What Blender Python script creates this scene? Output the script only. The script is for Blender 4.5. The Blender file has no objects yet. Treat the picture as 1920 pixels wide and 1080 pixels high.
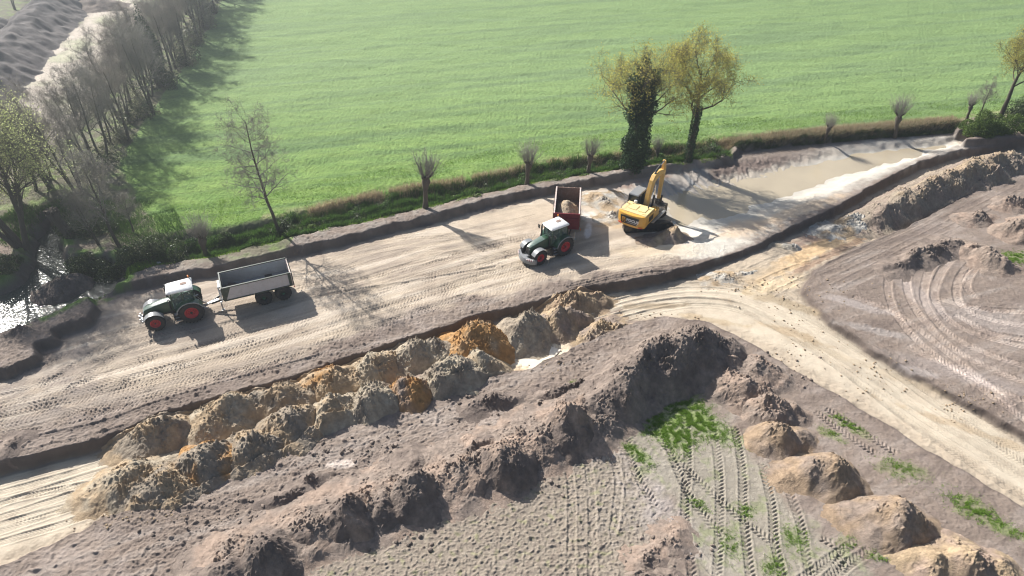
import bpy, bmesh, math, random
import numpy as np
from mathutils import Vector, Matrix
HAZE = .0017
DENO = True
R = math.radians
C = bpy.context.scene.collection
rng = np.random.default_rng(7)
random.seed(7)

# ------------------------------------------------------------------ camera, sky, sun
CAM_H, PITCH, FPX = 35.0, 37.0, 1290.0
cam_d = bpy.data.cameras.new("camera"); cam = bpy.data.objects.new("camera", cam_d); C.objects.link(cam)
cam.location = (0, 0, CAM_H); cam.rotation_euler = (R(90 - PITCH), 0, 0)
cam_d.sensor_width = 36; cam_d.lens = FPX / 1920 * 36; cam_d.clip_start = 0.5; cam_d.clip_end = 3000
bpy.context.scene.camera = cam
SUN_AZ, SUN_EL = 135.0, 38.0          # direction the light comes from (ccw from +x), height
world = bpy.data.worlds.new("World"); bpy.context.scene.world = world; world.use_nodes = True
nt = world.node_tree; sky = nt.nodes.new("ShaderNodeTexSky"); sky.sky_type = 'NISHITA'; sky.sun_disc = False
sky.sun_elevation = R(SUN_EL); sky.sun_rotation = R(90 - SUN_AZ); sky.dust_density = 2.0; sky.air_density = 1.0
nt.links.new(sky.outputs[0], nt.nodes["Background"].inputs[0]); nt.nodes["Background"].inputs[1].default_value = 0.062
sun_d = bpy.data.lights.new("sun", 'SUN'); sun_d.energy = 5.0; sun_d.angle = R(0.6); sun_d.color = (1.0, 0.955, 0.89)
sun = bpy.data.objects.new("sun", sun_d); C.objects.link(sun)
sv = Vector((math.cos(R(SUN_EL)) * math.cos(R(SUN_AZ)), math.cos(R(SUN_EL)) * math.sin(R(SUN_AZ)), math.sin(R(SUN_EL))))
sun.rotation_euler = sv.to_track_quat('Z', 'Y').to_euler(); sun.location = (-40, 40, 60)
vs = bpy.context.scene.view_settings
vs.view_transform = 'Standard'; vs.look = 'None'; vs.exposure = 1.02; vs.gamma = 1; vs.use_curve_mapping = False
bpy.context.scene.cycles.filter_width = 1.1
bpy.context.scene.cycles.use_denoising = DENO
bpy.context.scene.cycles.volume_bounces = 0
bpy.context.scene.cycles.max_bounces = 6
bpy.context.scene.cycles.transparent_max_bounces = 12

# ------------------------------------------------------------------ pixel (of the 1920x1080 photo) -> ground point
_t = R(PITCH); _fw = np.array([0, math.cos(_t), -math.sin(_t)]); _up = np.array([0, math.sin(_t), math.cos(_t)]); _rt = np.array([1., 0, 0])
def at(px, py, z=0.0):
    d = _fw * FPX + _rt * (px - 960) - _up * (py - 540)
    s = (z - CAM_H) / d[2]
    return np.array([0, 0, CAM_H]) + d * s
def atl(pts, z=0.0):
    return np.array([at(x, y, z)[:2] for x, y in pts])

# ------------------------------------------------------------------ noise
_perm = rng.permutation(256).astype(np.int32); _perm = np.concatenate([_perm, _perm])
_ga = rng.random(256) * 2 * np.pi; _gx = np.cos(_ga).astype(np.float32); _gy = np.sin(_ga).astype(np.float32)
def noise(x, y, s=1.0, seed=0):
    x = np.asarray(x, np.float32) / s + seed * 17.31; y = np.asarray(y, np.float32) / s + seed * 9.17
    fx = np.floor(x); fy = np.floor(y); ix = fx.astype(np.int32) & 255; iy = fy.astype(np.int32) & 255
    x = x - fx; y = y - fy
    u = x * x * x * (x * (x * 6 - 15) + 10); v = y * y * y * (y * (y * 6 - 15) + 10)
    p0 = _perm[ix]; p1 = _perm[ix + 1]
    def g(p, jy, dx, dy):
        h = _perm[(p + jy) & 511 & 255]; return _gx[h] * dx + _gy[h] * dy
    a = g(p0, iy, x, y); b = g(p1, iy, x - 1, y); c = g(p0, iy + 1, x, y - 1); d = g(p1, iy + 1, x - 1, y - 1)
    a = a + (b - a) * u; c = c + (d - c) * u
    return (a + (c - a) * v) * 1.5
def fbm(x, y, s=1.0, seed=0, o=4, gain=0.5):
    r = 0; a = 1.0
    for k in range(o): r = r + a * noise(x, y, s / 2 ** k, seed + k); a *= gain
    return r
def billow(x, y, s=1.0, seed=0, o=2, gain=0.5):        # rounded clods with creases
    r = 0; a = 1.0
    for k in range(o): r = r + a * (0.4 - np.abs(noise(x, y, s / 2 ** k, seed + k))) ; a *= gain
    return r
def clods(x, y, s, seed=0, th=0.25):
    n = noise(x, y, s, seed) ; return np.clip(n - th, 0, 1)
def sm(a, b, x):
    t = np.clip((x - a) / (b - a), 0, 1); return t * t * (3 - 2 * t)

# ------------------------------------------------------------------ polygons of the site, traced and laid on the ground
UB = .8
def world_poly(*parts): return np.concatenate([p for p in parts])
U_line = atl([(-260, 705), (-80, 700), (5, 692), (60, 668), (66, 640), (97, 630), (97, 614), (130, 604), (165, 598), (173, 570), (166, 545), (300, 518), (400, 500), (560, 462), (640, 446), (700, 428), (800, 404), (920, 372), (1040, 348), (1130, 334), (1240, 308), (1330, 300), (1372, 292), (1385, 272), (1460, 262), (1540, 256), (1680, 243), (1790, 232), (1812, 262), (1880, 258), (2300, 250)], UB)
POLY_U = world_poly(U_line, np.array([[220., 20.], [160, 5], [-160, 5]]))
T_top = atl([(-300, 935), (0, 868), (120, 838), (230, 806), (290, 778), (370, 755), (560, 703), (680, 661), (840, 610), (870, 597), (1000, 565), (1080, 541), (1200, 522), (1290, 501), (1400, 468), (1450, 443), (1560, 391), (1650, 341), (1720, 304), (1800, 281), (1920, 268), (2300, 240)], 0)
T_bot = atl([(2300, 300), (1925, 308), (1830, 355), (1760, 395), (1700, 425), (1600, 465), (1530, 505), (1508, 545), (1560, 602), (1650, 665), (1800, 745), (1920, 810), (2500, 1120), (2500, 1330), (1925, 955), (1750, 850), (1640, 780), (1500, 700), (1400, 638), (1330, 604), (1250, 592), (1180, 606), (1100, 640), (1000, 690), (940, 702), (760, 752), (600, 805), (560, 838), (440, 892), (330, 945), (200, 968), (90, 1024), (-60, 1085), (-360, 1200)], 0)
POLY_T = world_poly(T_top, T_bot)
POLY_P = atl([(1128, 352), (1240, 318), (1300, 306), (1372, 300), (1400, 296), (1550, 276), (1700, 262), (1800, 255), (1850, 262), (1790, 276), (1736, 292), (1665, 318), (1594, 347), (1541, 374), (1488, 399), (1440, 428), (1390, 447), (1320, 458), (1262, 448), (1232, 405), (1175, 385)], 0)
POLY_W = atl([(1250, 376), (1293, 364), (1364, 350), (1410, 337), (1467, 321), (1530, 307), (1594, 293), (1665, 282), (1771, 270), (1795, 266), (1736, 286), (1683, 302), (1630, 313), (1594, 325), (1541, 343), (1488, 360), (1438, 378), (1396, 396), (1357, 408), (1311, 410), (1275, 417), (1254, 399)], -.5)
POLY_H = atl([(296, 492), (420, 472), (540, 442), (650, 418), (800, 383), (900, 360), (1000, 338), (1100, 323), (1180, 310), (1290, 296), (1372, 286), (1376, 264), (1440, 258), (1370, 258), (1240, 276), (1160, 290), (1090, 298), (1000, 310), (860, 346), (790, 352), (700, 370), (560, 400), (500, 412), (410, 428), (300, 440)], UB)
hedge_top = [(300, 438), (410, 426), (500, 411), (560, 400), (700, 370), (790, 352), (860, 346), (1000, 310), (1090, 299), (1160, 290), (1240, 277), (1370, 260), (1460, 255), (1540, 247), (1680, 235), (1800, 224), (1930, 212), (2600, 150)]
POLY_M = world_poly(atl([(300, 438), (265, 390), (236, 340), (222, 305), (262, 235), (315, 165), (365, 95), (400, 35), (415, 0), (445, -160)], UB), np.array([[60., 420.], [420., 420.]]), atl(hedge_top[::-1], UB))
POLY_S = atl([(-200, 760), (-200, 560), (0, 552), (36, 535), (58, 508), (64, 475), (72, 448), (94, 418), (120, 430), (112, 462), (124, 490), (142, 502), (200, 500), (250, 508), (228, 545), (190, 560), (150, 577), (100, 600), (50, 622), (0, 638)], -.3)
POLY_F = atl([(-400, 420), (-120, 250), (-40, 205), (20, 165), (80, 115), (125, 75), (155, 45), (190, 5), (240, -60), (330, -60), (270, 40), (255, 90), (200, 180), (140, 260), (60, 330), (-50, 420), (-200, 520)], 0)

GX0, GX1, GY0, GY1, GS = -140., 150., 4., 214., 0.25
_gx1 = np.arange(GX0, GX1, GS, dtype=np.float32); _gy1 = np.arange(GY0, GY1, GS, dtype=np.float32)
_GX, _GY = np.meshgrid(_gx1, _gy1)
def sdist(poly, X=_GX, Y=_GY):
    P = poly.astype(np.float32); n = len(P); best = np.full(X.shape, 1e9, np.float32); ins = np.zeros(X.shape, bool)
    for i in range(n):
        a = P[i]; b = P[(i + 1) % n]; d = b - a; L = max(float(d @ d), 1e-6)
        px = X - a[0]; py = Y - a[1]; t = np.clip((px * d[0] + py * d[1]) / L, 0, 1)
        np.minimum(best, (px - t * d[0]) ** 2 + (py - t * d[1]) ** 2, out=best)
        if a[1] != b[1]:
            c = ((a[1] > Y) != (b[1] > Y)) & (X < (b[0] - a[0]) * (Y - a[1]) / (b[1] - a[1]) + a[0]); ins ^= c
    best = np.sqrt(best); return np.where(ins, best, -best)
SD = {k: sdist(p) for k, p in dict(U=POLY_U, T=POLY_T, P=POLY_P, H=POLY_H, M=POLY_M, S=POLY_S, F=POLY_F, W=POLY_W).items()}
def samp(A, x, y):
    fx = np.clip((np.asarray(x, np.float32) - GX0) / GS, 0, len(_gx1) - 1.01); fy = np.clip((np.asarray(y, np.float32) - GY0) / GS, 0, len(_gy1) - 1.01)
    i = fx.astype(np.int32); j = fy.astype(np.int32); u = fx - i; v = fy - j
    return (A[j, i] * (1 - u) + A[j, i + 1] * u) * (1 - v) + (A[j + 1, i] * (1 - u) + A[j + 1, i + 1] * u) * v
def fields(x, y):
    f = {k: samp(A, x, y) for k, A in SD.items()}
    e = noise(x, y, 1.3, 3) * .16 + noise(x, y, .5, 4) * .045
    f['U'] = f['U'] + e * 1.3; f['T'] = f['T'] + e; f['P'] = f['P'] + e * 1.5
    f['S'] = f['S'] + noise(x, y, 1.1, 5) * .3; f['H'] = f['H'] + noise(x, y, 1.5, 6) * .25
    f['W'] = f['W'] + noise(x, y, 3.0, 14) * .7 + noise(x, y, .9, 15) * .25
    f['M'] = f['M'] + noise(x, y, 2.0, 8) * .35; f['F'] = f['F'] + noise(x, y, 5, 9) * .8
    return f
WATER_P, WATER_S = -.56, -.5
def pond_t(f): return np.where(f['P'] > 0, f['P'] / (np.maximum(f['P'], 0) + np.maximum(-f['W'], 0) + 1e-3), 0)
def base_z(x, y, f=None):
    f = f or fields(x, y)
    z = UB * (1 - sm(-.1, .32, f['U']))
    tw = pond_t(f)
    z = z * (1 - sm(0, .3, tw)) - .55 * sm(0, 1, tw) - .22 * sm(-.2, .9, f['W'])
    z = z - (.92 - .5 * sm(13, 24, x) * sm(58, 50, y)) * sm(-.05, .32, f['T'])
    z = z - 1.1 * np.exp(-((np.minimum(f['H'], 2.2) - 1.0) / .9) ** 2) * (f['H'] > -2)
    s_ = sm(-.7, .4, f['S']); z = z * (1 - s_) - 1.0 * s_
    z = z + .10 * fbm(x, y, 9, 11, 2) * (1 - sm(0, 1, f['P']))
    return z
def gz(x, y): return float(base_z(np.array([x], np.float32), np.array([y], np.float32))[0])
# ------------------------------------------------------------------ tagging and mesh helpers
def tag(o, label=None, cat=None, group=None, kind=None):
    if label: o['label'] = label
    if cat: o['category'] = cat
    if group: o['group'] = group
    if kind: o['kind'] = kind
    return o
def empty(name, loc, rz=0.0, label=None, cat=None, group=None):
    o = bpy.data.objects.new(name, None); C.objects.link(o); o.location = loc; o.rotation_euler = (0, 0, rz); o.empty_display_size = .3
    return tag(o, label, cat, group)
def np_mesh(name, V, F, mat=None, col=None, smooth=False):
    """V (n,3) ; F list of int arrays (m,3) or (m,4)"""
    me = bpy.data.meshes.new(name)
    F = [f for f in F if len(f)]
    loops = np.concatenate([f.ravel() for f in F]).astype(np.int32)
    sizes = np.concatenate([np.full(len(f), f.shape[1], np.int32) for f in F])
    starts = np.concatenate([[0], np.cumsum(sizes)[:-1]]).astype(np.int32)
    me.vertices.add(len(V)); me.vertices.foreach_set('co', np.ascontiguousarray(V, np.float32).ravel())
    me.loops.add(len(loops)); me.loops.foreach_set('vertex_index', loops)
    me.polygons.add(len(sizes)); me.polygons.foreach_set('loop_start', starts); me.polygons.foreach_set('loop_total', sizes)
    if smooth: me.polygons.foreach_set('use_smooth', np.ones(len(sizes), bool))
    if col is not None:
        a = me.color_attributes.new('Col', 'FLOAT_COLOR', 'POINT'); a.data.foreach_set('color', np.ascontiguousarray(col, np.float32).ravel())
    me.update(calc_edges=True)
    if mat: me.materials.append(mat)
    return me
def link(name, me, parent=None):
    o = bpy.data.objects.new(name, me); C.objects.link(o)
    if parent: o.parent = parent
    return o
def copy_tree(o, parent=None):
    c = o.copy(); C.objects.link(c)
    if parent: c.parent = parent
    for ch in [k for k in o.children]: copy_tree(ch, c)
    return c

# ------------------------------------------------------------------ materials
def newmat(name):
    m = bpy.data.materials.new(name); m.use_nodes = True; n = m.node_tree.nodes; l = m.node_tree.links
    return m, n, l, n['Principled BSDF']
def paint(name, rgb, rough=.45, metal=0.0, dirt=.35, spec=.5, dirtcol=(.25, .2, .15), coat=0.0):
    m, n, l, b = newmat(name)
    tc = n.new('ShaderNodeTexCoord'); no = n.new('ShaderNodeTexNoise'); no.inputs['Scale'].default_value = 3.5; no.inputs['Detail'].default_value = 8
    no.inputs['Roughness'].default_value = .7
    cr = n.new('ShaderNodeValToRGB'); cr.color_ramp.elements[0].position = .45; cr.color_ramp.elements[1].position = .75
    mx = n.new('ShaderNodeMix'); mx.data_type = 'RGBA'; mx.inputs[6].default_value = (*rgb, 1); mx.inputs[7].default_value = (*dirtcol, 1)
    mu = n.new('ShaderNodeMath'); mu.operation = 'MULTIPLY'; mu.inputs[1].default_value = dirt
    l.new(tc.outputs['Object'], no.inputs['Vector']); l.new(no.outputs['Fac'], cr.inputs[0]); l.new(cr.outputs[0], mu.inputs[0]); l.new(mu.outputs[0], mx.inputs[0])
    l.new(mx.outputs[2], b.inputs['Base Color']); b.inputs['Roughness'].default_value = rough; b.inputs['Metallic'].default_value = metal
    b.inputs['Specular IOR Level'].default_value = spec; b.inputs['Coat Weight'].default_value = coat
    return m
def soil_mat(name, bumps, rough=.95, colvar=.25, varscale=1.5, wet=True):
    m, n, l, b = newmat(name)
    at_ = n.new('ShaderNodeAttribute'); at_.attribute_name = 'Col'
    tc = n.new('ShaderNodeTexCoord')
    no = n.new('ShaderNodeTexNoise'); no.inputs['Scale'].default_value = varscale; no.inputs['Detail'].default_value = 9; no.inputs['Roughness'].default_value = .68
    l.new(tc.outputs['Object'], no.inputs['Vector'])
    mr = n.new('ShaderNodeMapRange'); mr.inputs[1].default_value = .25; mr.inputs[2].default_value = .75; mr.inputs[3].default_value = 1 - colvar; mr.inputs[4].default_value = 1 + colvar
    l.new(no.outputs['Fac'], mr.inputs[0])
    mx = n.new('ShaderNodeVectorMath'); mx.operation = 'SCALE'; l.new(at_.outputs['Color'], mx.inputs[0]); l.new(mr.outputs[0], mx.inputs['Scale'])
    l.new(mx.outputs[0], b.inputs['Base Color'])
    b.inputs['Specular IOR Level'].default_value = .35
    if wet:
        r = n.new('ShaderNodeMapRange'); r.inputs[1].default_value = 0; r.inputs[2].default_value = 1; r.inputs[3].default_value = rough; r.inputs[4].default_value = .22
        l.new(at_.outputs['Alpha'], r.inputs[0]); l.new(r.outputs[0], b.inputs['Roughness'])
    else: b.inputs['Roughness'].default_value = rough
    prev = None
    for sc, dist, st in bumps:
        t = n.new('ShaderNodeTexNoise'); t.inputs['Scale'].default_value = sc; t.inputs['Detail'].default_value = 5; t.inputs['Roughness'].default_value = .6
        l.new(tc.outputs['Object'], t.inputs['Vector'])
        bp = n.new('ShaderNodeBump'); bp.inputs['Strength'].default_value = st; bp.inputs['Distance'].default_value = dist
        l.new(t.outputs['Fac'], bp.inputs['Height'])
        if prev: l.new(prev.outputs[0], bp.inputs['Normal'])
        prev = bp
    if prev: l.new(prev.outputs[0], b.inputs['Normal'])
    return m
def leaf_mat(name, c1, c2, trans=.35, rough=.6, spec=.3):
    m, n, l, b = newmat(name)
    g = n.new('ShaderNodeNewGeometry'); mx = n.new('ShaderNodeMix'); mx.data_type = 'RGBA'
    mx.inputs[6].default_value = (*c1, 1); mx.inputs[7].default_value = (*c2, 1); l.new(g.outputs['Random Per Island'], mx.inputs[0])
    l.new(mx.outputs[2], b.inputs['Base Color']); b.inputs['Roughness'].default_value = rough; b.inputs['Specular IOR Level'].default_value = spec
    t = n.new('ShaderNodeBsdfTranslucent'); l.new(mx.outputs[2], t.inputs['Color'])
    s = n.new('ShaderNodeMixShader'); s.inputs[0].default_value = trans; o = n['Material Output']
    l.new(b.outputs[0], s.inputs[1]); l.new(t.outputs[0], s.inputs[2]); l.new(s.outputs[0], o.inputs[0])
    return m
def bark_mat(name, c1, c2):
    m, n, l, b = newmat(name)
    tc = n.new('ShaderNodeTexCoord'); no = n.new('ShaderNodeTexNoise'); no.inputs['Scale'].default_value = 4; no.inputs['Detail'].default_value = 6
    mp = n.new('ShaderNodeMapping'); mp.inputs['Scale'].default_value = (3, 3, .6); l.new(tc.outputs['Object'], mp.inputs[0]); l.new(mp.outputs[0], no.inputs[0])
    mx = n.new('ShaderNodeMix'); mx.data_type = 'RGBA'; mx.inputs[6].default_value = (*c1, 1); mx.inputs[7].default_value = (*c2, 1)
    l.new(no.outputs['Fac'], mx.inputs[0]); l.new(mx.outputs[2], b.inputs['Base Color']); b.inputs['Roughness'].default_value = .9
    bp = n.new('ShaderNodeBump'); bp.inputs['Strength'].default_value = .8; bp.inputs['Distance'].default_value = .05; l.new(no.outputs['Fac'], bp.inputs['Height']); l.new(bp.outputs[0], b.inputs['Normal'])
    return m
MAT = {}
MAT['soil'] = soil_mat('topsoil', [(5, .06, .6), (17, .03, .8)], colvar=.22)
MAT['sand'] = soil_mat('sand', [(5, .05, .5), (16, .02, .6)], colvar=.14, varscale=.9)
MAT['heap'] = soil_mat('heap_soil', [(5.5, .07, .6), (15, .05, .9), (40, .02, .8)], colvar=.30, varscale=5)
MAT['meadow'] = soil_mat('meadow_grass', [(2.2, .14, .6), (7, .12, .8)], colvar=.30, varscale=2.6, wet=False)
MAT['bark'] = bark_mat('bark', (.045, .037, .028), (.13, .105, .08))
MAT['twig'] = bark_mat('twig_bark', (.155, .145, .125), (.28, .26, .23))
MAT['twig_red'] = bark_mat('reddish_twig_bark', (.165, .14, .12), (.28, .245, .21))
MAT['oakleaf'] = leaf_mat('young_oak_leaf', (.52, .46, .12), (.40, .39, .10), .6)
MAT['willowleaf'] = leaf_mat('willow_leaf', (.56, .60, .28), (.42, .48, .20), .65)
MAT['ivy'] = leaf_mat('ivy_leaf', (.02, .05, .018), (.06, .11, .04), .12, .5, .3)
MAT['bramble'] = leaf_mat('bramble_leaf', (.035, .06, .02), (.11, .14, .055), .25, .45)
MAT['shrub'] = leaf_mat('fresh_shrub_leaf', (.06, .11, .02), (.14, .20, .04), .35)
MAT['bud'] = leaf_mat('buds', (.17, .17, .11), (.27, .275, .17), .5)
MAT['blade'] = leaf_mat('grass_blade', (.04, .09, .018), (.10, .19, .034), .35)
MAT['brightblade'] = leaf_mat('bright_grass_blade', (.13, .25, .03), (.22, .34, .05), .4)
MAT['dryblade'] = leaf_mat('dry_grass_blade', (.34, .26, .16), (.50, .41, .28), .35)

# ------------------------------------------------------------------ terrain grid (finer near the viewpoint, like any level of detail)
NR, NC = 1350, 1450
ang = np.linspace(R(21), R(83.5), NR); Yr = (CAM_H * np.tan(ang)).astype(np.float32)
Wr = (.9 * (.8 * Yr + 21)).astype(np.float32); Uc = np.linspace(-1, 1, NC, dtype=np.float32)
TX = Wr[:, None] * Uc[None, :]; TY = np.repeat(Yr[:, None], NC, 1)
F = fields(TX, TY); TZ = base_z(TX, TY, F)
mU = sm(-.1, .4, F['U']); mT = sm(0, .3, F['T']); mP = sm(0, 1.2, F['P']); tP = pond_t(F); mM = sm(-.3, .3, F['M']); mH = sm(-.3, .3, F['H']); mS = sm(-.8, -.2, F['S']); mF = sm(-.5, 1.5, F['F'])
pit_in = atl([(-300, 760), (60, 700), (180, 575), (400, 515), (640, 462), (1040, 362), (1130, 345), (1240, 330), (1500, 400), (1290, 470), (1190, 502), (1080, 520), (850, 568), (680, 620), (560, 662), (370, 718), (290, 738), (120, 790), (-300, 880)], 0)
d_pit = samp(sdist(pit_in), TX, TY) + noise(TX, TY, 2.5, 21) * .9 + noise(TX, TY, .7, 22) * .3
mPit = sm(-.6, 1.0, d_pit) * mU * (1 - mT)
d_botl = F['T']
# ---- colours (linear base colours)
SOIL = np.array([.21, .166, .136]); SOILD = np.array([.12, .093, .08]); SAND = np.array([.43, .355, .27]); SANDP = np.array([.34, .275, .215])
ROAD = np.array([.47, .405, .315]); CLAYW = np.array([.56, .525, .46]); ORANGE = np.array([.50, .28, .11]); GRASS = np.array([.11, .20, .034]); GREY = np.array([.26, .24, .22])
def mixc(c, k, m): return c + (np.asarray(k, np.float32) - c) * m[..., None]
n1 = fbm(TX, TY, 6, 31, 4); n2 = fbm(TX, TY, 1.4, 35, 4); n3 = noise(TX, TY, .35, 39)
Col = np.broadcast_to(SOIL.astype(np.float32), TX.shape + (3,)).copy()
Col = mixc(Col, SOILD, np.clip(.35 * n1 + .35 * n2 + .1, 0, .8))
Col = mixc(Col, [.33, .28, .25], np.clip(.3 * n2 - .3 * n1, 0, .5))
# pit floor sand, with greyer damp left part
Col = mixc(Col, SANDP, mPit)
Col = mixc(Col, SAND, mPit * np.clip(.45 + .6 * n1 + .3 * n2 + sm(-20, 5, TX) * .5, 0, 1))
left = sm(-22, -34, TX + n1 * 4); Col = mixc(Col, [.20, .17, .155], mPit * left * np.clip(.55 + .5 * n2, 0, 1) * .9)
ca, sa = math.cos(R(24)), math.sin(R(24)); al = TX * ca + TY * sa; ac = -TX * sa + TY * ca
strk = fbm(al * .13, ac, .9, 23, 3) + .5 * noise(al * .08, ac, 2.5, 27)
Col = mixc(Col, [.27, .225, .185], mPit * np.clip(strk * .9, 0, .6)); Col = mixc(Col, [.52, .45, .37], mPit * np.clip(-strk * .9, 0, .6))
sw = (1 - mPit) * (1 - mT) * mU; Col = mixc(Col, [.29, .25, .22], sw * np.clip(strk * .7 - .05, 0, .5)); Col = mixc(Col, SOILD, sw * np.clip(-strk * .7 - .05, 0, .5))
# trench floor / haul road
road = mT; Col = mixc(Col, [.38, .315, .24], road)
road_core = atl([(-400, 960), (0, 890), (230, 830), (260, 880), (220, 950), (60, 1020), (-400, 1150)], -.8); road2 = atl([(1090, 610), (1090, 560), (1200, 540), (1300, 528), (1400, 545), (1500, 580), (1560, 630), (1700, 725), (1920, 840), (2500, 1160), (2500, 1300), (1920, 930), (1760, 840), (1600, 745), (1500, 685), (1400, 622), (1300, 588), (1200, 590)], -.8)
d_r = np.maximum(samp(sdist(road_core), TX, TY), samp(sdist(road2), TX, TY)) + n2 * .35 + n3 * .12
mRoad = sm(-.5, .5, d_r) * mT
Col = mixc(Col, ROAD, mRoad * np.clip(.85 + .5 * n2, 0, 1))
# trench and pit walls: colour darkened to stand for the shade on their faces
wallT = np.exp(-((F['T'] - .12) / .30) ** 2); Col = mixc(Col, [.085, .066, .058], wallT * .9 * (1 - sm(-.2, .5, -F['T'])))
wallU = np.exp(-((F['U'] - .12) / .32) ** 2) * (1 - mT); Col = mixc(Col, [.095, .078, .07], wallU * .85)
# spots of colour that belong to the soil: (px, py, z, rx, ry, rotation, colour, strength, raggedness)
def spot(px, py, rx, ry, rot, col, st, rag=.6, z=0., wet=0., mask=None):
    global Col
    c = at(px, py, z); d = R(rot); dx = TX - c[0]; dy = TY - c[1]
    q = np.sqrt(((dx * math.cos(d) + dy * math.sin(d)) / rx) ** 2 + ((-dx * math.sin(d) + dy * math.cos(d)) / ry) ** 2)
    w = sm(1.25, .6, q + rag * n2 * .6 + rag * n3 * .25) * st
    if mask is not None: w = w * mask
    Col = mixc(Col, col, w)
    if wet: Wet[...] = np.maximum(Wet, w * wet)
    return w
Wet = np.zeros(TX.shape, np.float32)
# pond surroundings: pale wet clay
pond_ring = sm(-1.4, .8, F['P'] + n2 * .8) * mU * (1 - mT)
lowside = sm(-1.5, 2.5, (TX - 12) * .52 - (TY - 57.5) * .85 + 1.2)           # beach on the near side of the water
Col = mixc(Col, CLAYW, pond_ring * sm(9.5, 13, TX) * .75 * lowside)
Col = mixc(Col, [.50, .435, .35], mP * lowside * .6); Col = mixc(Col, CLAYW * .80, sm(.35, .8, tP + .25 * n2) * mP * lowside)
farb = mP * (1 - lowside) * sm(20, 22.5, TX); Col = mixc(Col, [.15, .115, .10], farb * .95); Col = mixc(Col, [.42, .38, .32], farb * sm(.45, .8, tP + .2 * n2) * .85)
lefb = mP * (1 - lowside) * sm(22.5, 20, TX); Col = mixc(Col, [.40, .36, .32], lefb * .9)
strp = noise(TX * .9 + TY * .35, TY * .04, .75, 44); Col = mixc(Col, [.24, .25, .26], lefb * sm(.0, .25, strp) * .8); Col = mixc(Col, [.30, .20, .15], lefb * sm(.35, .1, tP + .2 * n2) * .8)
Wet = np.maximum(Wet, sm(.75, 1.0, tP + .1 * n2) * mP * .8)
for a in [(1500, 392, 5, .9, 28, [.55, .45, .33], .7), (1400, 425, 4, 1.6, 25, ORANGE * .6 + CLAYW * .4, .5), (1480, 400, 8, .8, 30, ORANGE * .5 + CLAYW * .5, .5), (1330, 465, 4, 1.3, 15, CLAYW, .8), (1290, 430, 3, 1.4, 10, CLAYW * 1.05, .9), (1250, 470, 3.5, 1.2, 5, [.55, .48, .38], .8), (1620, 330, 9, 1.0, 33, CLAYW, .3), (1215, 470, 3.0, 1.0, 10, [.48, .38, .26], .6)]:
    spot(*a, mask=mU * (1 - mT))
spot(1105, 405, 1.0, 1.6, 10, [.72, .68, .62], .8, .9); spot(1103, 432, .35, 1.5, -10, [.75, .73, .70], .9, .3)
spot(1190, 410, 4.5, 1.6, 15, [.42, .31, .19], .8, .9); spot(1140, 390, 2.2, 2.2, 0, [.40, .31, .21], .6, 1.0)
spot(1080, 372, 3.0, 1.2, 15, [.48, .42, .35], .7); spot(1160, 365, 3.0, 1.2, 15, [.50, .46, .40], .7)
spot(1010, 395, 8, 1.6, 14, SAND * 1.05, .6)
# floor of the trench to the right: brown and orange bands
for a in [(1560, 450, 9, 1.0, 38, [.46, .30, .16], .8), (1500, 490, 7, .9, 36, [.50, .36, .21], .7), (1640, 425, 7, .9, 36, [.55, .40, .24], .8), (1560, 480, 8, .45, 36, [.24, .15, .10], .7), (1530, 440, 4, .9, 38, [.22, .15, .12], .8), (1450, 540, 3.5, .9, 20, [.56, .44, .28], .6), (1400, 520, 4, .8, 20, [.34, .27, .19], .7), (1470, 575, 3, .6, -30, [.33, .26, .17], .7), (1640, 700, 9, .4, -34, [.38, .31, .22], .5), (1860, 830, 7, .4, -32, [.36, .27, .17], .5), (1230, 572, 3.0, .4, 3, [.26, .20, .13], .7), (1330, 600, 3, .4, -20, [.36, .27, .16], .5), (1000, 690, 2.5, 1.0, 20, [.42, .30, .18], .8), (1480, 630, 2.5, .5, -35, [.36, .27, .17], .7)]:
    spot(*a, z=-.8, mask=mT)
spot(1010, 668, 2.9, 1.9, 15, [.58, .48, .35], .9, .6, z=-.85, wet=.3, mask=mT)
_w = spot(1008, 666, 1.9, 1.15, 12, [.62, .55, .44], .9, .35, z=-.85, mask=mT); TZ = TZ * (1 - _w) - 1.05 * _w
# worn pale patches on the lower strip and topsoil
for a in [(240, 855, 1.1, .5, 10, [.60, .57, .55], .8)]: pass
spot(640, 870, 1.0, .35, 5, [.50, .43, .38], .8, .3); spot(1200, 930, 3.5, 1.5, 60, [.30, .27, .25], .7); spot(1130, 900, 2, 4, 5, [.27, .245, .22], .5)
spot(1290, 1000, 9, 1.0, -52, [.33, .29, .27], .6, .5)
bot = (1 - mT) * mU * (TY < 45); fieldpoly = atl([(520, 1100), (700, 1010), (850, 945), (980, 900), (1080, 860), (1150, 830), (1200, 900), (1230, 1000), (1300, 1200), (520, 1300)], 0)
d_f = samp(sdist(fieldpoly), TX, TY); mStub = sm(-1.6, 1.4, d_f + n2 * .9 + n1 * .4)
Col = mixc(Col, [.235, .20, .16], mStub * np.clip(.8 + .4 * n3, 0, 1)); Col = mixc(Col, [.20, .21, .09], mStub * np.clip(.9 * noise(TX, TY, .4, 47) + .3 * n2 - .3, 0, .45))
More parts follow.
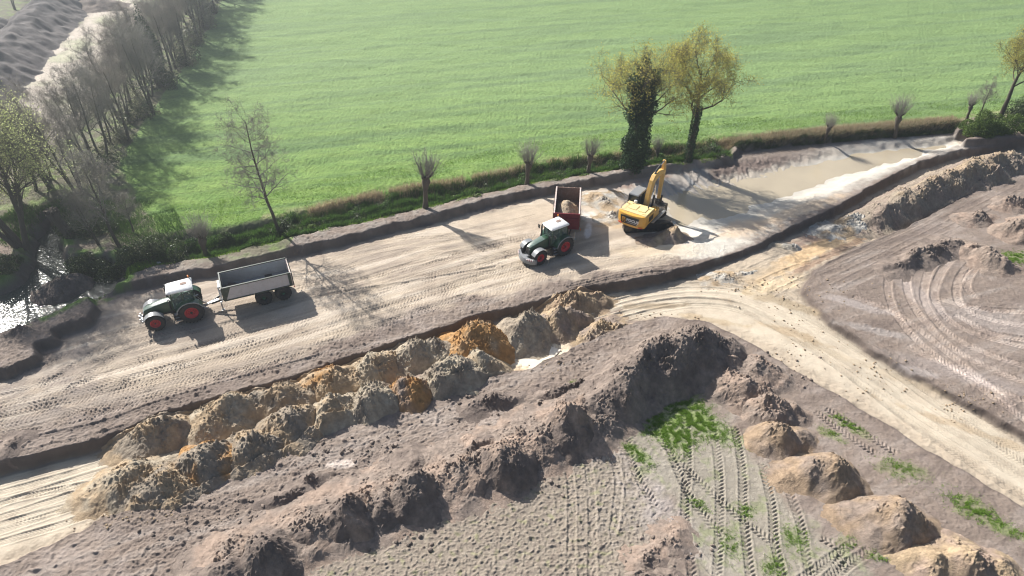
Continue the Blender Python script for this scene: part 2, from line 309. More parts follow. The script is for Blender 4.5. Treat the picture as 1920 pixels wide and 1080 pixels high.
# green-grey stubble triangle lower middle/right
tri = atl([(1170, 800), (1230, 760), (1290, 745), (1350, 775), (1400, 830), (1450, 900), (1540, 1000), (1640, 1080), (1750, 1250), (1350, 1250), (1280, 960), (1180, 860)], 0)
d_t = samp(sdist(tri), TX, TY); mTri = sm(-.5, .8, d_t + n2 * .5)
Col = mixc(Col, [.265, .24, .195], mTri * .8); Col = mixc(Col, [.17, .20, .08], mTri * np.clip(.8 * n2 + .5 * n3 - .1, 0, .5))
GP = [(1235, 790, 1.6, 1.0, 40, 1.0), (1290, 770, 1.3, 1.5, -50, 1.0), (1325, 800, .9, 1.8, 55, 1.0), (1265, 810, 1.5, .8, -30, .9), (1195, 850, .4, 1.3, 40, .9), (1270, 830, 1.0, .8, -40, .75), (1590, 795, 1.1, .45, -45, .6), (1560, 815, .8, .4, -45, .55), (1690, 880, 1.3, .8, -20, .45), (1830, 960, 1.6, .8, -45, .55), (1900, 1000, 1.2, .4, -45, .7), (1490, 1010, .8, .8, 0, .45), (1310, 945, .7, .3, -40, .5), (1400, 960, .6, .5, 0, .4), (1650, 1040, .8, .4, 0, .55), (1370, 1020, .6, .9, 0, .4), (1075, 718, .28, .2, 20, 1.0), (1170, 675, .2, .14, 0, .9), (1900, 485, 2.2, .9, 10, .8), (1450, 1060, .8, .6, 20, .4), (1480, 770, .8, .4, -40, .35), (1590, 1015, .7, .4, 20, .4), (1560, 925, .6, .5, 20, .3)]
green_w = np.zeros(TX.shape, np.float32)
for px, py, rx, ry, ro, st in GP: green_w = np.maximum(green_w, spot(px, py, rx, ry, ro, [.15, .22, .05], st * .5, 1.2))
# right topsoil apron: lighter worn wheel bands
for a in [(1600, 570, 2.5, .6, -25, [.34, .30, .28], .6), (1690, 690, 3.0, .5, -20, [.36, .32, .30], .6), (1640, 620, 3.0, .5, -22, [.33, .30, .28], .5), (1860, 600, 4, 1.5, -20, [.30, .26, .235], .6), (1800, 700, 5, .8, -25, [.28, .24, .22], .5), (1730, 560, 1.0, 3.5, 10, [.27, .23, .21], .5)]: spot(*a, mask=(1 - mT))
# banks: ditch, meadow, stream, far field
Col = mixc(Col, [.12, .10, .09], mS); Wet = np.maximum(Wet, sm(-1.2, -.2, F['S']) * .5)
Col = mixc(Col, [.04, .055, .02], mH)
strip = sm(2.2, .3, np.abs(F['H'] + 1.0)) * (1 - mH) * (1 - mU); Col = mixc(Col, [.23, .20, .175], strip * np.clip(.4 + n2, 0, .8))
gl = fbm(TX * .35, TY, 7, 52, 3)
mcol = np.broadcast_to(GRASS.astype(np.float32), Col.shape).copy()
mcol = mixc(mcol, [.165, .255, .05], np.clip(.5 + 1.0 * fbm(TX * .5, TY * 1.4, 1.6, 55, 3) + .3 * gl, 0, 1) * .75)
stripes = .8 * noise(TX * .05, TY - TX * .26, 1.3, 58) + .8 * noise(TX * .05, TY - TX * .26, 4.5, 59) + .25 * gl
mcol = mixc(mcol, [.055, .115, .03], np.clip(stripes * 1.3 + .1, 0, .85))
mcol = mixc(mcol, [.205, .285, .135], sm(48, 100, TY) * .55)  # far grass paled, haze and dew sheen put into its colour
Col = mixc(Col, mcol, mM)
edge = np.exp(-((F['M'] - .4) / .9) ** 2) * (TX > -24); Col = mixc(Col, [.30, .25, .16], edge * np.clip(.35 + n2, 0, .8) * .8)
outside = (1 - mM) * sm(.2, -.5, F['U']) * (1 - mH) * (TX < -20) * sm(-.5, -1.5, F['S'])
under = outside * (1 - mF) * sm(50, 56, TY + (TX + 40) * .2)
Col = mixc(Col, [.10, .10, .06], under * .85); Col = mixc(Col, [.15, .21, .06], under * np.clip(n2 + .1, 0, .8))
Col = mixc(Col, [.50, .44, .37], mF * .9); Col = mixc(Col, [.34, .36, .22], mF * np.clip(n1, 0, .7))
stg = sm(.7, .1, np.abs(F['S'] + .75)) * (TY < 56); Col = mixc(Col, [.12, .21, .035], stg * np.clip(.5 + 1.2 * n2, 0, 1))

# ---- relief
soilm = (1 - mPit) * (1 - mRoad) * (1 - mM) * (1 - mP) * (1 - mStub * .7) * (1 - pond_ring * .85)
cl = billow(TX, TY, .55, 61, 3, .6) * .085 + fbm(TX, TY, 2.2, 65, 2) * .07 + clods(TX, TY, .32, 67, .3) * .22 * np.clip(.5 + n1, 0, 1)
cl = cl * (1 - .55 * sm(6, 14, TX - (TY - 30) * .2)) + (clods(TX, TY, .15, 69, .15) * .13 * np.clip(.4 + n1, 0, 1) + clods(TX, TY, .5, 70, .42) * .35) * sm(52, 36, TY) * sm(12, 4, TX)
TZ = TZ + cl * soilm * (1 - .6 * mT) * (1 - .35 * mTri)
TZ = TZ + mStub * (clods(TX, TY, .27, 71, .05) * .10 + clods(TX, TY, .17, 73, .05) * .10 + fbm(TX, TY, 1.5, 74, 2) * .03)
TZ = TZ + (mPit + mRoad) * (fbm(TX, TY, 1.2, 75, 3) * .018) + mT * (1 - mRoad) * fbm(TX, TY, .8, 77, 3) * .06
TZ = TZ + mM * (billow(TX * .8, TY, .42, 81, 2, .7) * .10 + fbm(TX * .4, TY, 2.5, 84, 2) * .12 + noise(TX, TY - TX * .26, 1.3, 58) * .03) * sm(260, 60, TY)
TZ = TZ - lefb * np.abs(strp) * .22 - farb * np.abs(noise(TX, TY * .5, .8, 88)) * .25 + farb * billow(TX, TY, .5, 89, 2) * .12
TZ = TZ + green_w * clods(TX, TY, .14, 90, -.1) * .08
# ---- tyre tracks pressed into the ground
def smooth_line(P, step=.28):
    P = np.asarray(P, float); n = len(P); out = []
    for i in range(n - 1):
        p0 = P[max(i - 1, 0)]; p1 = P[i]; p2 = P[i + 1]; p3 = P[min(i + 2, n - 1)]
        k = max(2, int(np.linalg.norm(p2 - p1) / step))
        t = np.arange(k)[:, None] / k
        out.append(.5 * (2 * p1 + (p2 - p0) * t + (2 * p0 - 5 * p1 + 4 * p2 - p3) * t ** 2 + (3 * p1 - p0 - 3 * p2 + p3) * t ** 3))
    return np.concatenate(out + [P[-1:]])
WEAR = (.55 + .45 * sm(-.45, .35, fbm(TX, TY, 1.7, 92, 2))).astype(np.float32)
def stamp(line, w=.55, depth=.03, amp=.018, period=.26, berm=.02, tint=.95, lug=.9):
    s = 0.0
    for a, b in zip(line[:-1], line[1:]):
        d = b - a; L = float(np.hypot(*d));
        if L < 1e-4: continue
        t = d / L; m = w
        j0, j1 = np.searchsorted(Yr, [min(a[1], b[1]) - m, max(a[1], b[1]) + m])
        if j1 - j0 < 1: s += L; continue
        Wj = Wr[j0:j1]
        lo = (min(a[0], b[0]) - m); hi = (max(a[0], b[0]) + m)
        i0 = np.searchsorted(Uc, min(lo / Wj[0], lo / Wj[-1])); i1 = np.searchsorted(Uc, max(hi / Wj[0], hi / Wj[-1]))
        if i1 - i0 < 1: s += L; continue
        X = TX[j0:j1, i0:i1] - a[0]; Y = TY[j0:j1, i0:i1] - a[1]
        u = X * t[0] + Y * t[1]; v = -X * t[1] + Y * t[0]; on = (u >= 0) & (u < L) & (np.abs(v) < w)
        av = np.abs(v); prof = -depth * sm(w * .55, w * .42, av) + berm * np.exp(-((av - w * .62) / (w * .13)) ** 2)
        ph = (s + u + av * lug) / period * 2 * math.pi + (v > 0) * math.pi
        ch = amp * np.tanh(1.8 * np.sin(ph)) * sm(w * .52, w * .42, av)
        TZ[j0:j1, i0:i1] += np.where(on, prof + ch, 0) * WEAR[j0:j1, i0:i1]
        if tint != 1: Col[j0:j1, i0:i1] *= np.where(on & (av < w * .5), tint, 1)[..., None]
        s += L
gA = smooth_line(atl([(-120, 745), (40, 715), (200, 640), (420, 585), (650, 505), (830, 450), (1010, 405)], 0), .6); gB = smooth_line(atl([(-120, 835), (200, 775), (500, 688), (800, 590), (1050, 520), (1235, 478)], 0), .6)
def resamp(P, n=90):
    s = np.concatenate([[0], np.cumsum(np.hypot(*np.diff(P, axis=0).T))]); q = np.linspace(0, s[-1], n); return np.stack([np.interp(q, s, P[:, 0]), np.interp(q, s, P[:, 1])], 1)
gA = resamp(gA); gB = resamp(gB); tr_rng = np.random.default_rng(5)
for k in range(25):
    t0 = tr_rng.uniform(-.02, 1.0); t1 = t0 + tr_rng.normal(0, .12); q = np.linspace(0, 1, 90)[:, None]
    tt = np.clip(t0 + (t1 - t0) * q + .05 * np.sin(q * 6 + k), -.05, 1.05); P = gA + (gB - gA) * tt
    i0 = tr_rng.integers(0, 25) if k % 2 else 0; i1 = 90 - (tr_rng.integers(0, 25) if k % 3 == 0 else 0)
    P = smooth_line(P[i0:i1:6]);
    per = .30
    nrm = np.gradient(P, axis=0); nrm = np.stack([-nrm[:, 1], nrm[:, 0]], 1) / (np.hypot(*nrm.T)[:, None] + 1e-6)
    for off in (-.95, .95): stamp(P + nrm * off, .58, .015, .020, per, .005, .98)
for pl in [[(600, 510), (700, 470), (820, 455), (900, 470), (985, 490)], [(640, 470), (760, 450), (880, 420), (1000, 395)], [(560, 550), (700, 520), (820, 480), (950, 470)], [(700, 440), (820, 430), (900, 440), (980, 470)], [(660, 540), (800, 510), (900, 480), (1000, 500), (1080, 510)], [(750, 545), (900, 500), (1050, 485), (1180, 470)], [(60, 760), (200, 660), (300, 620), (420, 560)], [(20, 730), (120, 680), (230, 600)], [(800, 470), (900, 455), (1000, 430)], [(1060, 505), (1150, 485), (1240, 470)]]:
    P = smooth_line(atl(pl, 0)); nrm = np.gradient(P, axis=0); nrm = np.stack([-nrm[:, 1], nrm[:, 0]], 1) / (np.hypot(*nrm.T)[:, None] + 1e-6)
    for off in (-.95, .95): stamp(P + nrm * off, .6, .022, .024, .30, .010, .96)
for pl in [[(0, 835), (200, 790), (330, 745), (600, 668)], [(280, 640), (430, 605), (600, 555), (760, 530), (930, 500)]]:      # deeper ruts
    stamp(smooth_line(atl(pl, 0)), .4, .07, .01, .3, .03, .85)
# haul road and lower left sand
rl = smooth_line(atl([(1085, 585), (1200, 555), (1300, 545), (1400, 562), (1500, 615), (1620, 690), (1780, 800), (1940, 900), (2200, 1060)], -.85), .5)
nrm = np.gradient(rl, axis=0); nrm = np.stack([-nrm[:, 1], nrm[:, 0]], 1) / (np.hypot(*nrm.T)[:, None] + 1e-6)
for k, off in enumerate([-2.3, -1.75, -1.2, -.7, -.25, .25, .7, 1.2, 1.7, 2.2, 2.6]):
    wob = tr_rng.uniform(-.25, .25) + .35 * np.sin(np.linspace(0, 5, len(rl)) + k)[:, None]
    stamp(smooth_line((rl + nrm * (off + wob))[::5]), .5, .03, .014, .21, .035 if k % 3 else .06, .97 if k % 3 else .88)
for k, (y0, y1, y2) in enumerate([(878, 850, 820), (905, 872, 835), (925, 890, 850), (950, 905, 868), (975, 930, 885), (1000, 955, 905), (1020, 980, 935), (940, 915, 900), (985, 950, 925)]):
    stamp(smooth_line(atl([(-60, y0 + 14), (120, y1), (250, y2 - 4)], -.85)), .5, .04, .024, .20, .035, .96)
for pl in [[(1420, 535), (1500, 505), (1600, 470), (1690, 435)], [(1380, 520), (1480, 480), (1600, 440)], [(1440, 560), (1540, 515), (1680, 450), (1750, 415)]]: stamp(smooth_line(atl(pl, -.85)), .45, .03, .008, .3, .03, .9)
# topsoil apron to the right
for pl in [[(1675, 490), (1665, 540), (1685, 600), (1750, 665), (1850, 720), (1960, 770)], [(1715, 470), (1700, 520), (1715, 580), (1780, 650), (1880, 700), (1980, 735)], [(1800, 470), (1765, 510), (1752, 560), (1790, 610), (1880, 640), (1980, 660)], [(1760, 475), (1738, 520), (1735, 570), (1775, 625), (1870, 670), (1980, 700)], [(1830, 485), (1800, 520), (1795, 560), (1830, 590), (1920, 610), (2000, 615)], [(1870, 480), (1830, 500), (1812, 535), (1830, 560)], [(1600, 556), (1680, 590), (1780, 665), (1900, 760)], [(1700, 650), (1800, 700), (1940, 800)], [(1760, 560), (1850, 580), (1960, 585)], [(1790, 590), (1860, 625), (1960, 640)]]:
    P = smooth_line(atl(pl, 0)); stamp(P, .66, .045, .022, .26, .022, 1.38)
# chevron tracks over the stubble
for pl in [[(1285, 780), (1290, 860), (1285, 960), (1300, 1090)], [(1330, 775), (1345, 850), (1350, 950), (1345, 1090)], [(1378, 800), (1392, 880), (1395, 970), (1410, 1090)], [(1240, 800), (1270, 880), (1300, 940), (1360, 1010)], [(1175, 820), (1190, 880), (1230, 950)], [(1430, 870), (1448, 950), (1452, 1010), (1470, 1090)], [(1470, 900), (1500, 980), (1520, 1090)], [(1215, 790), (1260, 850), (1340, 930), (1450, 1020)], [(1540, 1010), (1580, 1040), (1550, 1090)], [(1625, 1005), (1570, 1040), (1500, 1090)], [(1640, 1030), (1590, 1060), (1540, 1110)], [(1530, 770), (1580, 810), (1640, 850)], [(1550, 765), (1610, 805), (1680, 850)]]:
    stamp(smooth_line(atl(pl, 0)), .55, .03, .045, .27, .03, .95, .6)
for pl in [[(1250, 955), (1310, 1000), (1380, 1060), (1440, 1120)], [(1225, 965), (1290, 1020), (1360, 1100)], [(1065, 860), (1072, 940), (1070, 1100)], [(1100, 850), (1110, 940), (1110, 1100)], [(1140, 840), (1160, 900), (1150, 1000)]]: stamp(smooth_line(atl(pl, 0)), .5, .04, .008, .15, .04, 1.08)
# dozer blade marks on the topsoil strip under the clay heaps
for k in range(7): stamp(smooth_line(atl([(200 + k * 12, 1000 + k * 9), (600 + k * 10, 855 + k * 7), (980 + k * 8, 715 + k * 6)], 0)), .5, .015, .008, .35, .012, 1.0)
for k in range(4): stamp(smooth_line(atl([(1540 + k * 12, 520 + k * 9), (1680 + k * 9, 455 + k * 7), (1900 + k * 8, 345 + k * 6)], 0)), .5, .02, .008, .3, .012, 1.0)

# ---- split the one sheet into the ground regions
V = np.stack([TX, TY, TZ], -1).reshape(-1, 3); RGBA = np.concatenate([np.clip(Col, .01, .9), Wet[..., None]], -1).reshape(-1, 4)
idx = np.arange(NR * NC).reshape(NR, NC); Q = np.stack([idx[:-1, :-1], idx[:-1, 1:], idx[1:, 1:], idx[1:, :-1]], -1)
reg = np.zeros((NR - 1, NC - 1), np.int8); c_ = lambda a: a[:-1, :-1]
reg[c_(mU) > .5] = 2; reg[(c_(mPit) > .5)] = 2; reg[(c_(TY) < 52) & (c_(mPit) < .5) & (c_(mU) > .5) & (c_(d_pit) < -6)] = 0
reg[(c_(mU) > .5) & (c_(mPit) < .5) & (c_(mP) < .5)] = 0
reg[c_(mT) > .5] = 3; reg[c_(mM) > .5] = 1; reg[c_(mF) > .5] = 4
for k, (nm, mt) in enumerate([('ground', 'soil'), ('meadow', 'meadow'), ('sand_ground', 'sand'), ('sand_road', 'sand'), ('field', 'soil')]):
    q = Q[reg == k]; u, inv = np.unique(q.ravel(), return_inverse=True)
    tag(link(nm, np_mesh(nm, V[u], [inv.reshape(-1, 4)], MAT[mt], RGBA[u], True)), kind='structure')
del V, RGBA, Q, idx

# ---- water
def water_mat(name, rgb, rough, bsc, bstr, bdist):
    m, n, l, b = newmat(name); b.inputs['Base Color'].default_value = (*rgb, 1); b.inputs['Roughness'].default_value = rough; b.inputs['IOR'].default_value = 1.33
    tc = n.new('ShaderNodeTexCoord'); t = n.new('ShaderNodeTexNoise'); t.inputs['Scale'].default_value = bsc; t.inputs['Detail'].default_value = 4
    no = n.new('ShaderNodeTexNoise'); no.inputs['Scale'].default_value = .35; no.inputs['Detail'].default_value = 4; mx = n.new('ShaderNodeMix'); mx.data_type = 'RGBA'
    no.inputs['Scale'].default_value = .16; mx.inputs[6].default_value = (*[c * .72 for c in rgb], 1); mx.inputs[7].default_value = (*[min(1, c * 1.35) for c in rgb], 1)
    l.new(tc.outputs['Object'], no.inputs[0]); l.new(no.outputs['Fac'], mx.inputs[0]); l.new(mx.outputs[2], b.inputs['Base Color'])
    bp = n.new('ShaderNodeBump'); bp.inputs['Strength'].default_value = bstr; bp.inputs['Distance'].default_value = bdist
    l.new(tc.outputs['Object'], t.inputs[0]); l.new(t.outputs['Fac'], bp.inputs['Height']); l.new(bp.outputs[0], b.inputs['Normal'])
    return m
def sheet(name, poly, z, mat, grow=0.):
    bm = bmesh.new(); vs_ = [bm.verts.new((p[0], p[1], z)) for p in poly]; f = bm.faces.new(vs_)
    if f.normal.z < 0: f.normal_flip()
    f.normal_update()
    if f.normal.z < 0: bmesh.ops.reverse_faces(bm, faces=[f])
    bmesh.ops.triangulate(bm, faces=bm.faces[:]); me = bpy.data.meshes.new(name); bm.to_mesh(me); bm.free(); me.materials.append(mat)
    return tag(link(name, me), kind='structure')
MAT['pond'] = water_mat('muddy_water', (.37, .315, .23), .04, .8, .10, .02)
MAT['stream'] = water_mat('stream_water', (.06, .07, .06), .14, 3.0, 1.0, .035)
MAT['puddle'] = water_mat('milky_water', (.66, .60, .50), .25, 1.5, .1, .01)
sheet('pond_water', POLY_P * 1.0, WATER_P, MAT['pond'])
sheet('stream_water', np.array([[-75., 30.], [-36, 38], [-30, 46.5], [-29, 50.], [-36, 56], [-41, 60], [-75, 60]]), WATER_S, MAT['stream'])
sheet('puddle_water', atl([(973, 652), (1000, 644), (1030, 648), (1052, 655), (1040, 668), (1018, 676), (1004, 690), (975, 703), (950, 695), (955, 660)], -.88), -.90, MAT['puddle'])
# ------------------------------------------------------------------ soil heaps, each its own object standing on the ground
CL = dict(grey=[.33, .28, .21], greyd=[.24, .20, .155], tan=[.34, .255, .165], orange=[.34, .19, .075], brown=[.235, .185, .15], top=[.215, .172, .143], dark=[.145, .115, .098], sandy=[.275, .20, .135], clay=[.40, .38, .34], pink=[.28, .21, .165])
def heap(label, blobs, c1, c2, zbase=None, rough=1.0, mix=.5, cat='soil heap', group=None, name='soil_heap', seed=0, res=None, flute=.0, shape=1.0, capcol=None, sharp=.16, chain=False, warp=1.0):
    """blobs: (px, py, h, r_along, r_across, rot) with px,py the foot centre on the ground (pixel), metres, degrees"""
    B = []
    for b in blobs:
        c = at(b[0], b[1], 0 if zbase is None else zbase); B.append((c[0], c[1]) + tuple(b[2:]))
    m = max(max(b[3], b[4]) for b in B) * 1.25
    x0 = min(b[0] for b in B) - m; x1 = max(b[0] for b in B) + m; y0 = min(b[1] for b in B) - m; y1 = max(b[1] for b in B) + m
    dist = math.hypot((y0 + y1) / 2, CAM_H); res = res or max(.035, dist * .00085)
    X, Y = np.meshgrid(np.arange(x0, x1, res, dtype=np.float32), np.arange(y0, y1, res, dtype=np.float32))
    wx = X + warp * .50 * noise(X, Y, 2.1, 100 + seed) + .17 * noise(X, Y, .8, 101 + seed); wy = Y + warp * .50 * noise(X, Y, 2.1, 103 + seed) + .17 * noise(X, Y, .8, 104 + seed)
    Hh = np.full(X.shape, -9., np.float32)
    if chain:
        for (ax, ay, h0, r0, _, _), (bx, by, h1, r1, _, _) in zip(B[:-1], B[1:]):
            L2 = (bx - ax) ** 2 + (by - ay) ** 2; t = np.clip(((wx - ax) * (bx - ax) + (wy - ay) * (by - ay)) / L2, 0, 1)
            d = np.hypot(wx - ax - t * (bx - ax), wy - ay - t * (by - ay)) / (r0 + (r1 - r0) * t); q = np.sqrt(d * d + sharp * sharp) - sharp
            hh = (h0 + (h1 - h0) * t) * (1 + .16 * noise(wx, wy, 2.2, 130 + seed)) * (1 - q); k = .3; e = np.clip(.5 + .5 * (hh - Hh) / k, 0, 1); Hh = Hh + (hh - Hh) * e + k * e * (1 - e)
    for cx, cy, h, ra, rb, rot in ([] if chain else B):
        d = R(rot); dx = wx - cx; dy = wy - cy; u = (dx * math.cos(d) + dy * math.sin(d)) / ra; v = (-dx * math.sin(d) + dy * math.cos(d)) / rb
        q = np.sqrt(u * u + v * v + sharp * sharp) - sharp; hh = h * (1 - q * shape)
        k = .18; e = np.clip(.5 + .5 * (hh - Hh) / k, 0, 1); Hh = Hh + (hh - Hh) * e + k * e * (1 - e)
    Hh = np.where(Hh > -.8, .5 * (Hh + np.sqrt(Hh * Hh + .09)) - .10, Hh); on = sm(-.05, .35, Hh)
    rr_ = rough * (.6 + .8 * sm(-.3, .5, noise(X, Y, 1.4, 116 + seed))); rr_ = rr_ * (.3 + .9 * sm(.25, .8, Hh / max(b[2] for b in B) + .3 * noise(X, Y, .9, 127 + seed))); det = .09 * fbm(X, Y, 1.1, 110 + seed, 3) + billow(X, Y, .36, 113 + seed, 3, .75) * .085 * rr_ + clods(X, Y, .17, 117 + seed, .22) * .30 * rr_ + clods(X, Y, .38, 118 + seed, .36) * .35 * rr_
    if flute: det = det + flute * np.abs(noise(X + .3 * Y, Y * .25, .5, 119 + seed))
    Hh = Hh + det * on
    g = base_z(X, Y); Z = (g if zbase is None or zbase > -.5 else np.minimum(g, np.float32(zbase + .10))) + Hh
    keep = (Hh > -.055) & (Z > g - .2); kq = keep[:-1, :-1] | keep[1:, :-1] | keep[:-1, 1:] | keep[1:, 1:]
    w = np.clip(.5 + (mix - .5) * 2 + 1.3 * fbm(X, Y, 1.6, 120 + seed, 3), 0, 1)[..., None]; c1 = np.array(CL[c1] if isinstance(c1, str) else c1); c2 = np.array(CL[c2] if isinstance(c2, str) else c2)
    col = c1 * (1 - w) + c2 * w
    f = (1 + .22 * fbm(X, Y, .4, 125 + seed, 2))[..., None]; col = np.clip(col * f, .02, .8)
    if capcol is not None:
        cw = (sm(.55, .95, Hh / max(b[2] for b in B) + .25 * noise(X, Y, 1.0, 128)) * .7)[..., None]; col = col * (1 - cw) + np.array(CL[capcol]) * cw
    idx = np.arange(X.size).reshape(X.shape); Q = np.stack([idx[:-1, :-1], idx[:-1, 1:], idx[1:, 1:], idx[1:, :-1]], -1)[kq]
    u_, inv = np.unique(Q.ravel(), return_inverse=True); cx = (x0 + x1) / 2; cy = (y0 + y1) / 2; gz0 = gz(cx, cy)
    V = np.stack([X - cx, Y - cy, Z - gz0], -1).reshape(-1, 3)[u_]
    RG = np.concatenate([col, np.zeros(X.shape + (1,))], -1).reshape(-1, 4)[u_]
    o = link(name, np_mesh(name, V, [inv.reshape(-1, 4)], MAT['heap'], RG, True)); o.location = (cx, cy, gz0)
    return tag(o, label, cat, group)
GA = 'tipped heaps in the double row along the trench'
front = [  # px, py of foot centre, h, ra, rb, colours, mix, label
    (262, 905, 1.5, 2.0, 1.8, 'tan', 'grey', .4, 'low brown heap, leftmost of the front row by the pale wheel tracks'),
    (318, 925, 1.8, 1.7, 2.2, 'tan', 'greyd', .5, 'second heap from the left in the front row, dull brown and crumbly'),
    (395, 885, 2.1, 1.7, 2.5, 'greyd', 'orange', .40, 'dark heap with an orange cap near the left end of the front row'),
    (478, 860, 1.9, 1.7, 2.3, 'tan', 'greyd', .6, 'brown and grey heap right of the orange capped one in the front row'),
    (555, 818, 2.1, 1.7, 2.3, 'greyd', 'tan', .5, 'grey brown heap in the middle of the front row, third left of the orange one'),
    (625, 790, 2.0, 1.6, 2.2, 'grey', 'tan', .35, 'grey heap two places left of the rust orange heap in the front row'),
    (702, 772, 2.1, 1.6, 2.2, 'greyd', 'grey', .6, 'steep lumpy grey heap touching the left side of the front orange heap'),
    (772, 752, 2.0, 1.3, 2.1, 'orange', 'brown', .40, 'narrow rust orange heap squeezed between two grey heaps of the front row'),
    (850, 722, 2.2, 1.9, 2.1, 'grey', 'greyd', .5, 'broad pale grey heap right of the narrow orange one'),
    (905, 694, 1.9, 1.3, 1.9, 'grey', 'tan', .45, 'grey and brown heap at the right end of the front row beside the milky puddle')]
back = [
    (310, 818, 1.5, 1.9, 1.6, 'tan', 'greyd', .55, 'leftmost heap of the back row, dull brown against the trench wall'),
    (428, 790, 1.8, 1.9, 1.9, 'grey', 'tan', .55, 'grey brown heap second from the left in the back row'),
    (530, 760, 1.7, 2.2, 1.7, 'greyd', 'tan', .45, 'long grey heap third from the left in the back row'),
    (622, 728, 1.7, 1.7, 1.8, 'tan', 'orange', .35, 'tan heap with orange streaks in the back row above the front grey heaps'),
    (706, 702, 1.7, 1.6, 1.8, 'tan', 'grey', .4, 'sandy brown heap with a grey top in the middle of the back row'),
    (788, 676, 1.7, 2.0, 1.8, 'grey', 'greyd', .5, 'grey heap just left of the large orange heap in the back row'),
    (895, 652, 2.1, 1.9, 2.1, 'orange', 'tan', .22, 'large bright orange heap, the tallest orange one in the back row'),
    (985, 626, 1.8, 1.7, 2.2, 'grey', 'greyd', .45, 'tall grey heap right of the large orange heap, behind the milky puddle'),
    (1048, 610, 1.7, 1.5, 1.7, 'tan', 'brown', .5, 'brown heap right of the tall grey one, last high heap of the back row'),
    (1078, 572, 1.3, 1.7, 1.3, 'tan', 'sandy', .5, 'low tan heap at the right end of the rows by the haul road curve'),
    (1125, 628, 1.0, 2.2, 1.3, 'brown', 'tan', .5, 'flat brown heap right of the puddle at the start of the haul road')]
for i, (px, py, h, ra, rb, a, b, mx, lab) in enumerate(back + front):
    # each tip is a load slid off a trailer: an elongated ridge across the row, and a tail
    heap(lab, [(px, py, h * 1.22, ra * (1.45 if i == 7 else 1.1 if i in (8, 10, 20) else 1.75), rb * (1.0 if i in (7, 20) else 1.12), 20 + 15 * math.sin(i * 2)), (px - 12 + (i % 4) * 6, py + 12 - (i % 3) * 7, h * .9, ra * (1.0 if i in (7, 10, 20) else 1.4), rb * .95, 20 + 30 * math.sin(i)), (px + (4 if i in (20, 7) else 24), py - 8, h * .95, ra, rb * .8, 20), (px + 8, py - 10 + (i % 3) * 4, h * .8, ra * 1.1, rb * .9, 50)], a, b, -.8, seed=i * 3, group=GA, mix=mx, sharp=.13, rough=1.25)
# topsoil windrow in the foreground and its spurs
heap('long high topsoil windrow with a steep dark face above the green stubble', [(1335, 668, 2.2, 2.4, 2.2, 0), (1300, 678, 3.0, 2.8, 2.2, 0), (1262, 684, 3.1, 2.6, 2.5, 20), (1200, 718, 2.9, 2.5, 2.5, 30), (1148, 752, 2.4, 2.2, 2.5, 30), (1105, 780, 1.6, 2.0, 2, 0)], 'top', 'dark', 0, mix=.45, chain=True, cat='soil ridge', name='soil_ridge', seed=61, capcol=None, sharp=.2)
heap('brown peaked topsoil mound between the big windrow and the stubble, second from the bend', [(1065, 815, 2.6, 2.2, 2.2, 20), (1010, 850, 1.5, 1.9, 1.6, 30), (1090, 780, 1.6, 2.2, 2.0, 20)], 'pink', 'dark', 0, mix=.5, seed=64, group='mounds of the topsoil windrow', sharp=.1)
heap('dark topsoil mound with a reddish crest, third along the windrow above the stubble', [(945, 880, 2.2, 2.1, 1.9, 20), (885, 900, 1.2, 1.8, 1.5, 20), (900, 850, 1.0, 2.2, 1.5, 25)], 'pink', 'dark', 0, mix=.55, seed=67, group='mounds of the topsoil windrow', sharp=.12)
heap('rounded topsoil mound in the middle bottom of the windrow with large clods at its foot', [(780, 935, 2.2, 1.9, 1.8, 20), (720, 960, 1.3, 1.9, 1.4, 30), (770, 880, .8, 2.2, 1.4, 20)], 'top', 'dark', 0, mix=.5, seed=70, group='mounds of the topsoil windrow', sharp=.12)
heap('dark peaked topsoil mound fifth along the windrow, left of the rounded one', [(655, 980, 2.1, 1.9, 1.8, 20), (585, 1000, 1.0, 1.6, 1.4, 20)], 'pink', 'dark', 0, mix=.55, seed=73, group='mounds of the topsoil windrow', sharp=.1)
heap('topsoil mound at the bottom edge of the picture, left end of the windrow', [(505, 1050, 2.0, 2.0, 1.8, 20), (430, 1080, 1.3, 1.8, 1.5, 20), (370, 1100, .9, 1.6, 1.3, 20)], 'top', 'dark', 0, mix=.5, seed=76, group='mounds of the topsoil windrow', sharp=.12)
heap('broad low bank of topsoil joining the foreground mounds into one windrow', [(1120, 775, 1.3, 2.6, 2, 0), (1000, 835, 1.2, 2.5, 2, 0), (870, 890, 1.0, 2.4, 2, 0), (720, 940, 1.0, 2.3, 2, 0), (580, 990, .9, 2.2, 2, 0), (430, 1060, .8, 2.2, 2, 0)], 'top', 'pink', 0, mix=.4, chain=True, cat='soil ridge', name='soil_ridge', seed=77)
for k, (px, py, h, ra, rb, lab) in enumerate([(920, 755, .7, 2.0, .9, 'low ragged bank of dark topsoil below the milky puddle'), (700, 905, .5, 1.7, .6, 'thin dark bank of clods above the rounded mound'), (540, 930, .55, 1.6, .7, 'low row of dark clods on the bare strip under the front heaps'), (590, 905, .5, .8, .6, 'small dark clump of clods beside a pale scraped patch'), (1060, 735, .75, 2.4, .7, 'narrow bank of topsoil on the flat behind the peaked mound')]):
    heap(lab, [(px, py, h, ra, rb, 18)], 'top', 'dark', 0, mix=.7, seed=80 + k, name='soil_bank', cat='soil bank', rough=1.3)
heap('low brown topsoil mound with churned clods between the windrow and the first tan heap', [(1385, 735, 1.5, 2.4, 2.0, -40), (1420, 700, 1.2, 2.0, 1.6, -40), (1360, 690, 1.2, 2.0, 1.6, -40)], 'pink', 'top', 0, mix=.5, seed=86, name='soil_heap')
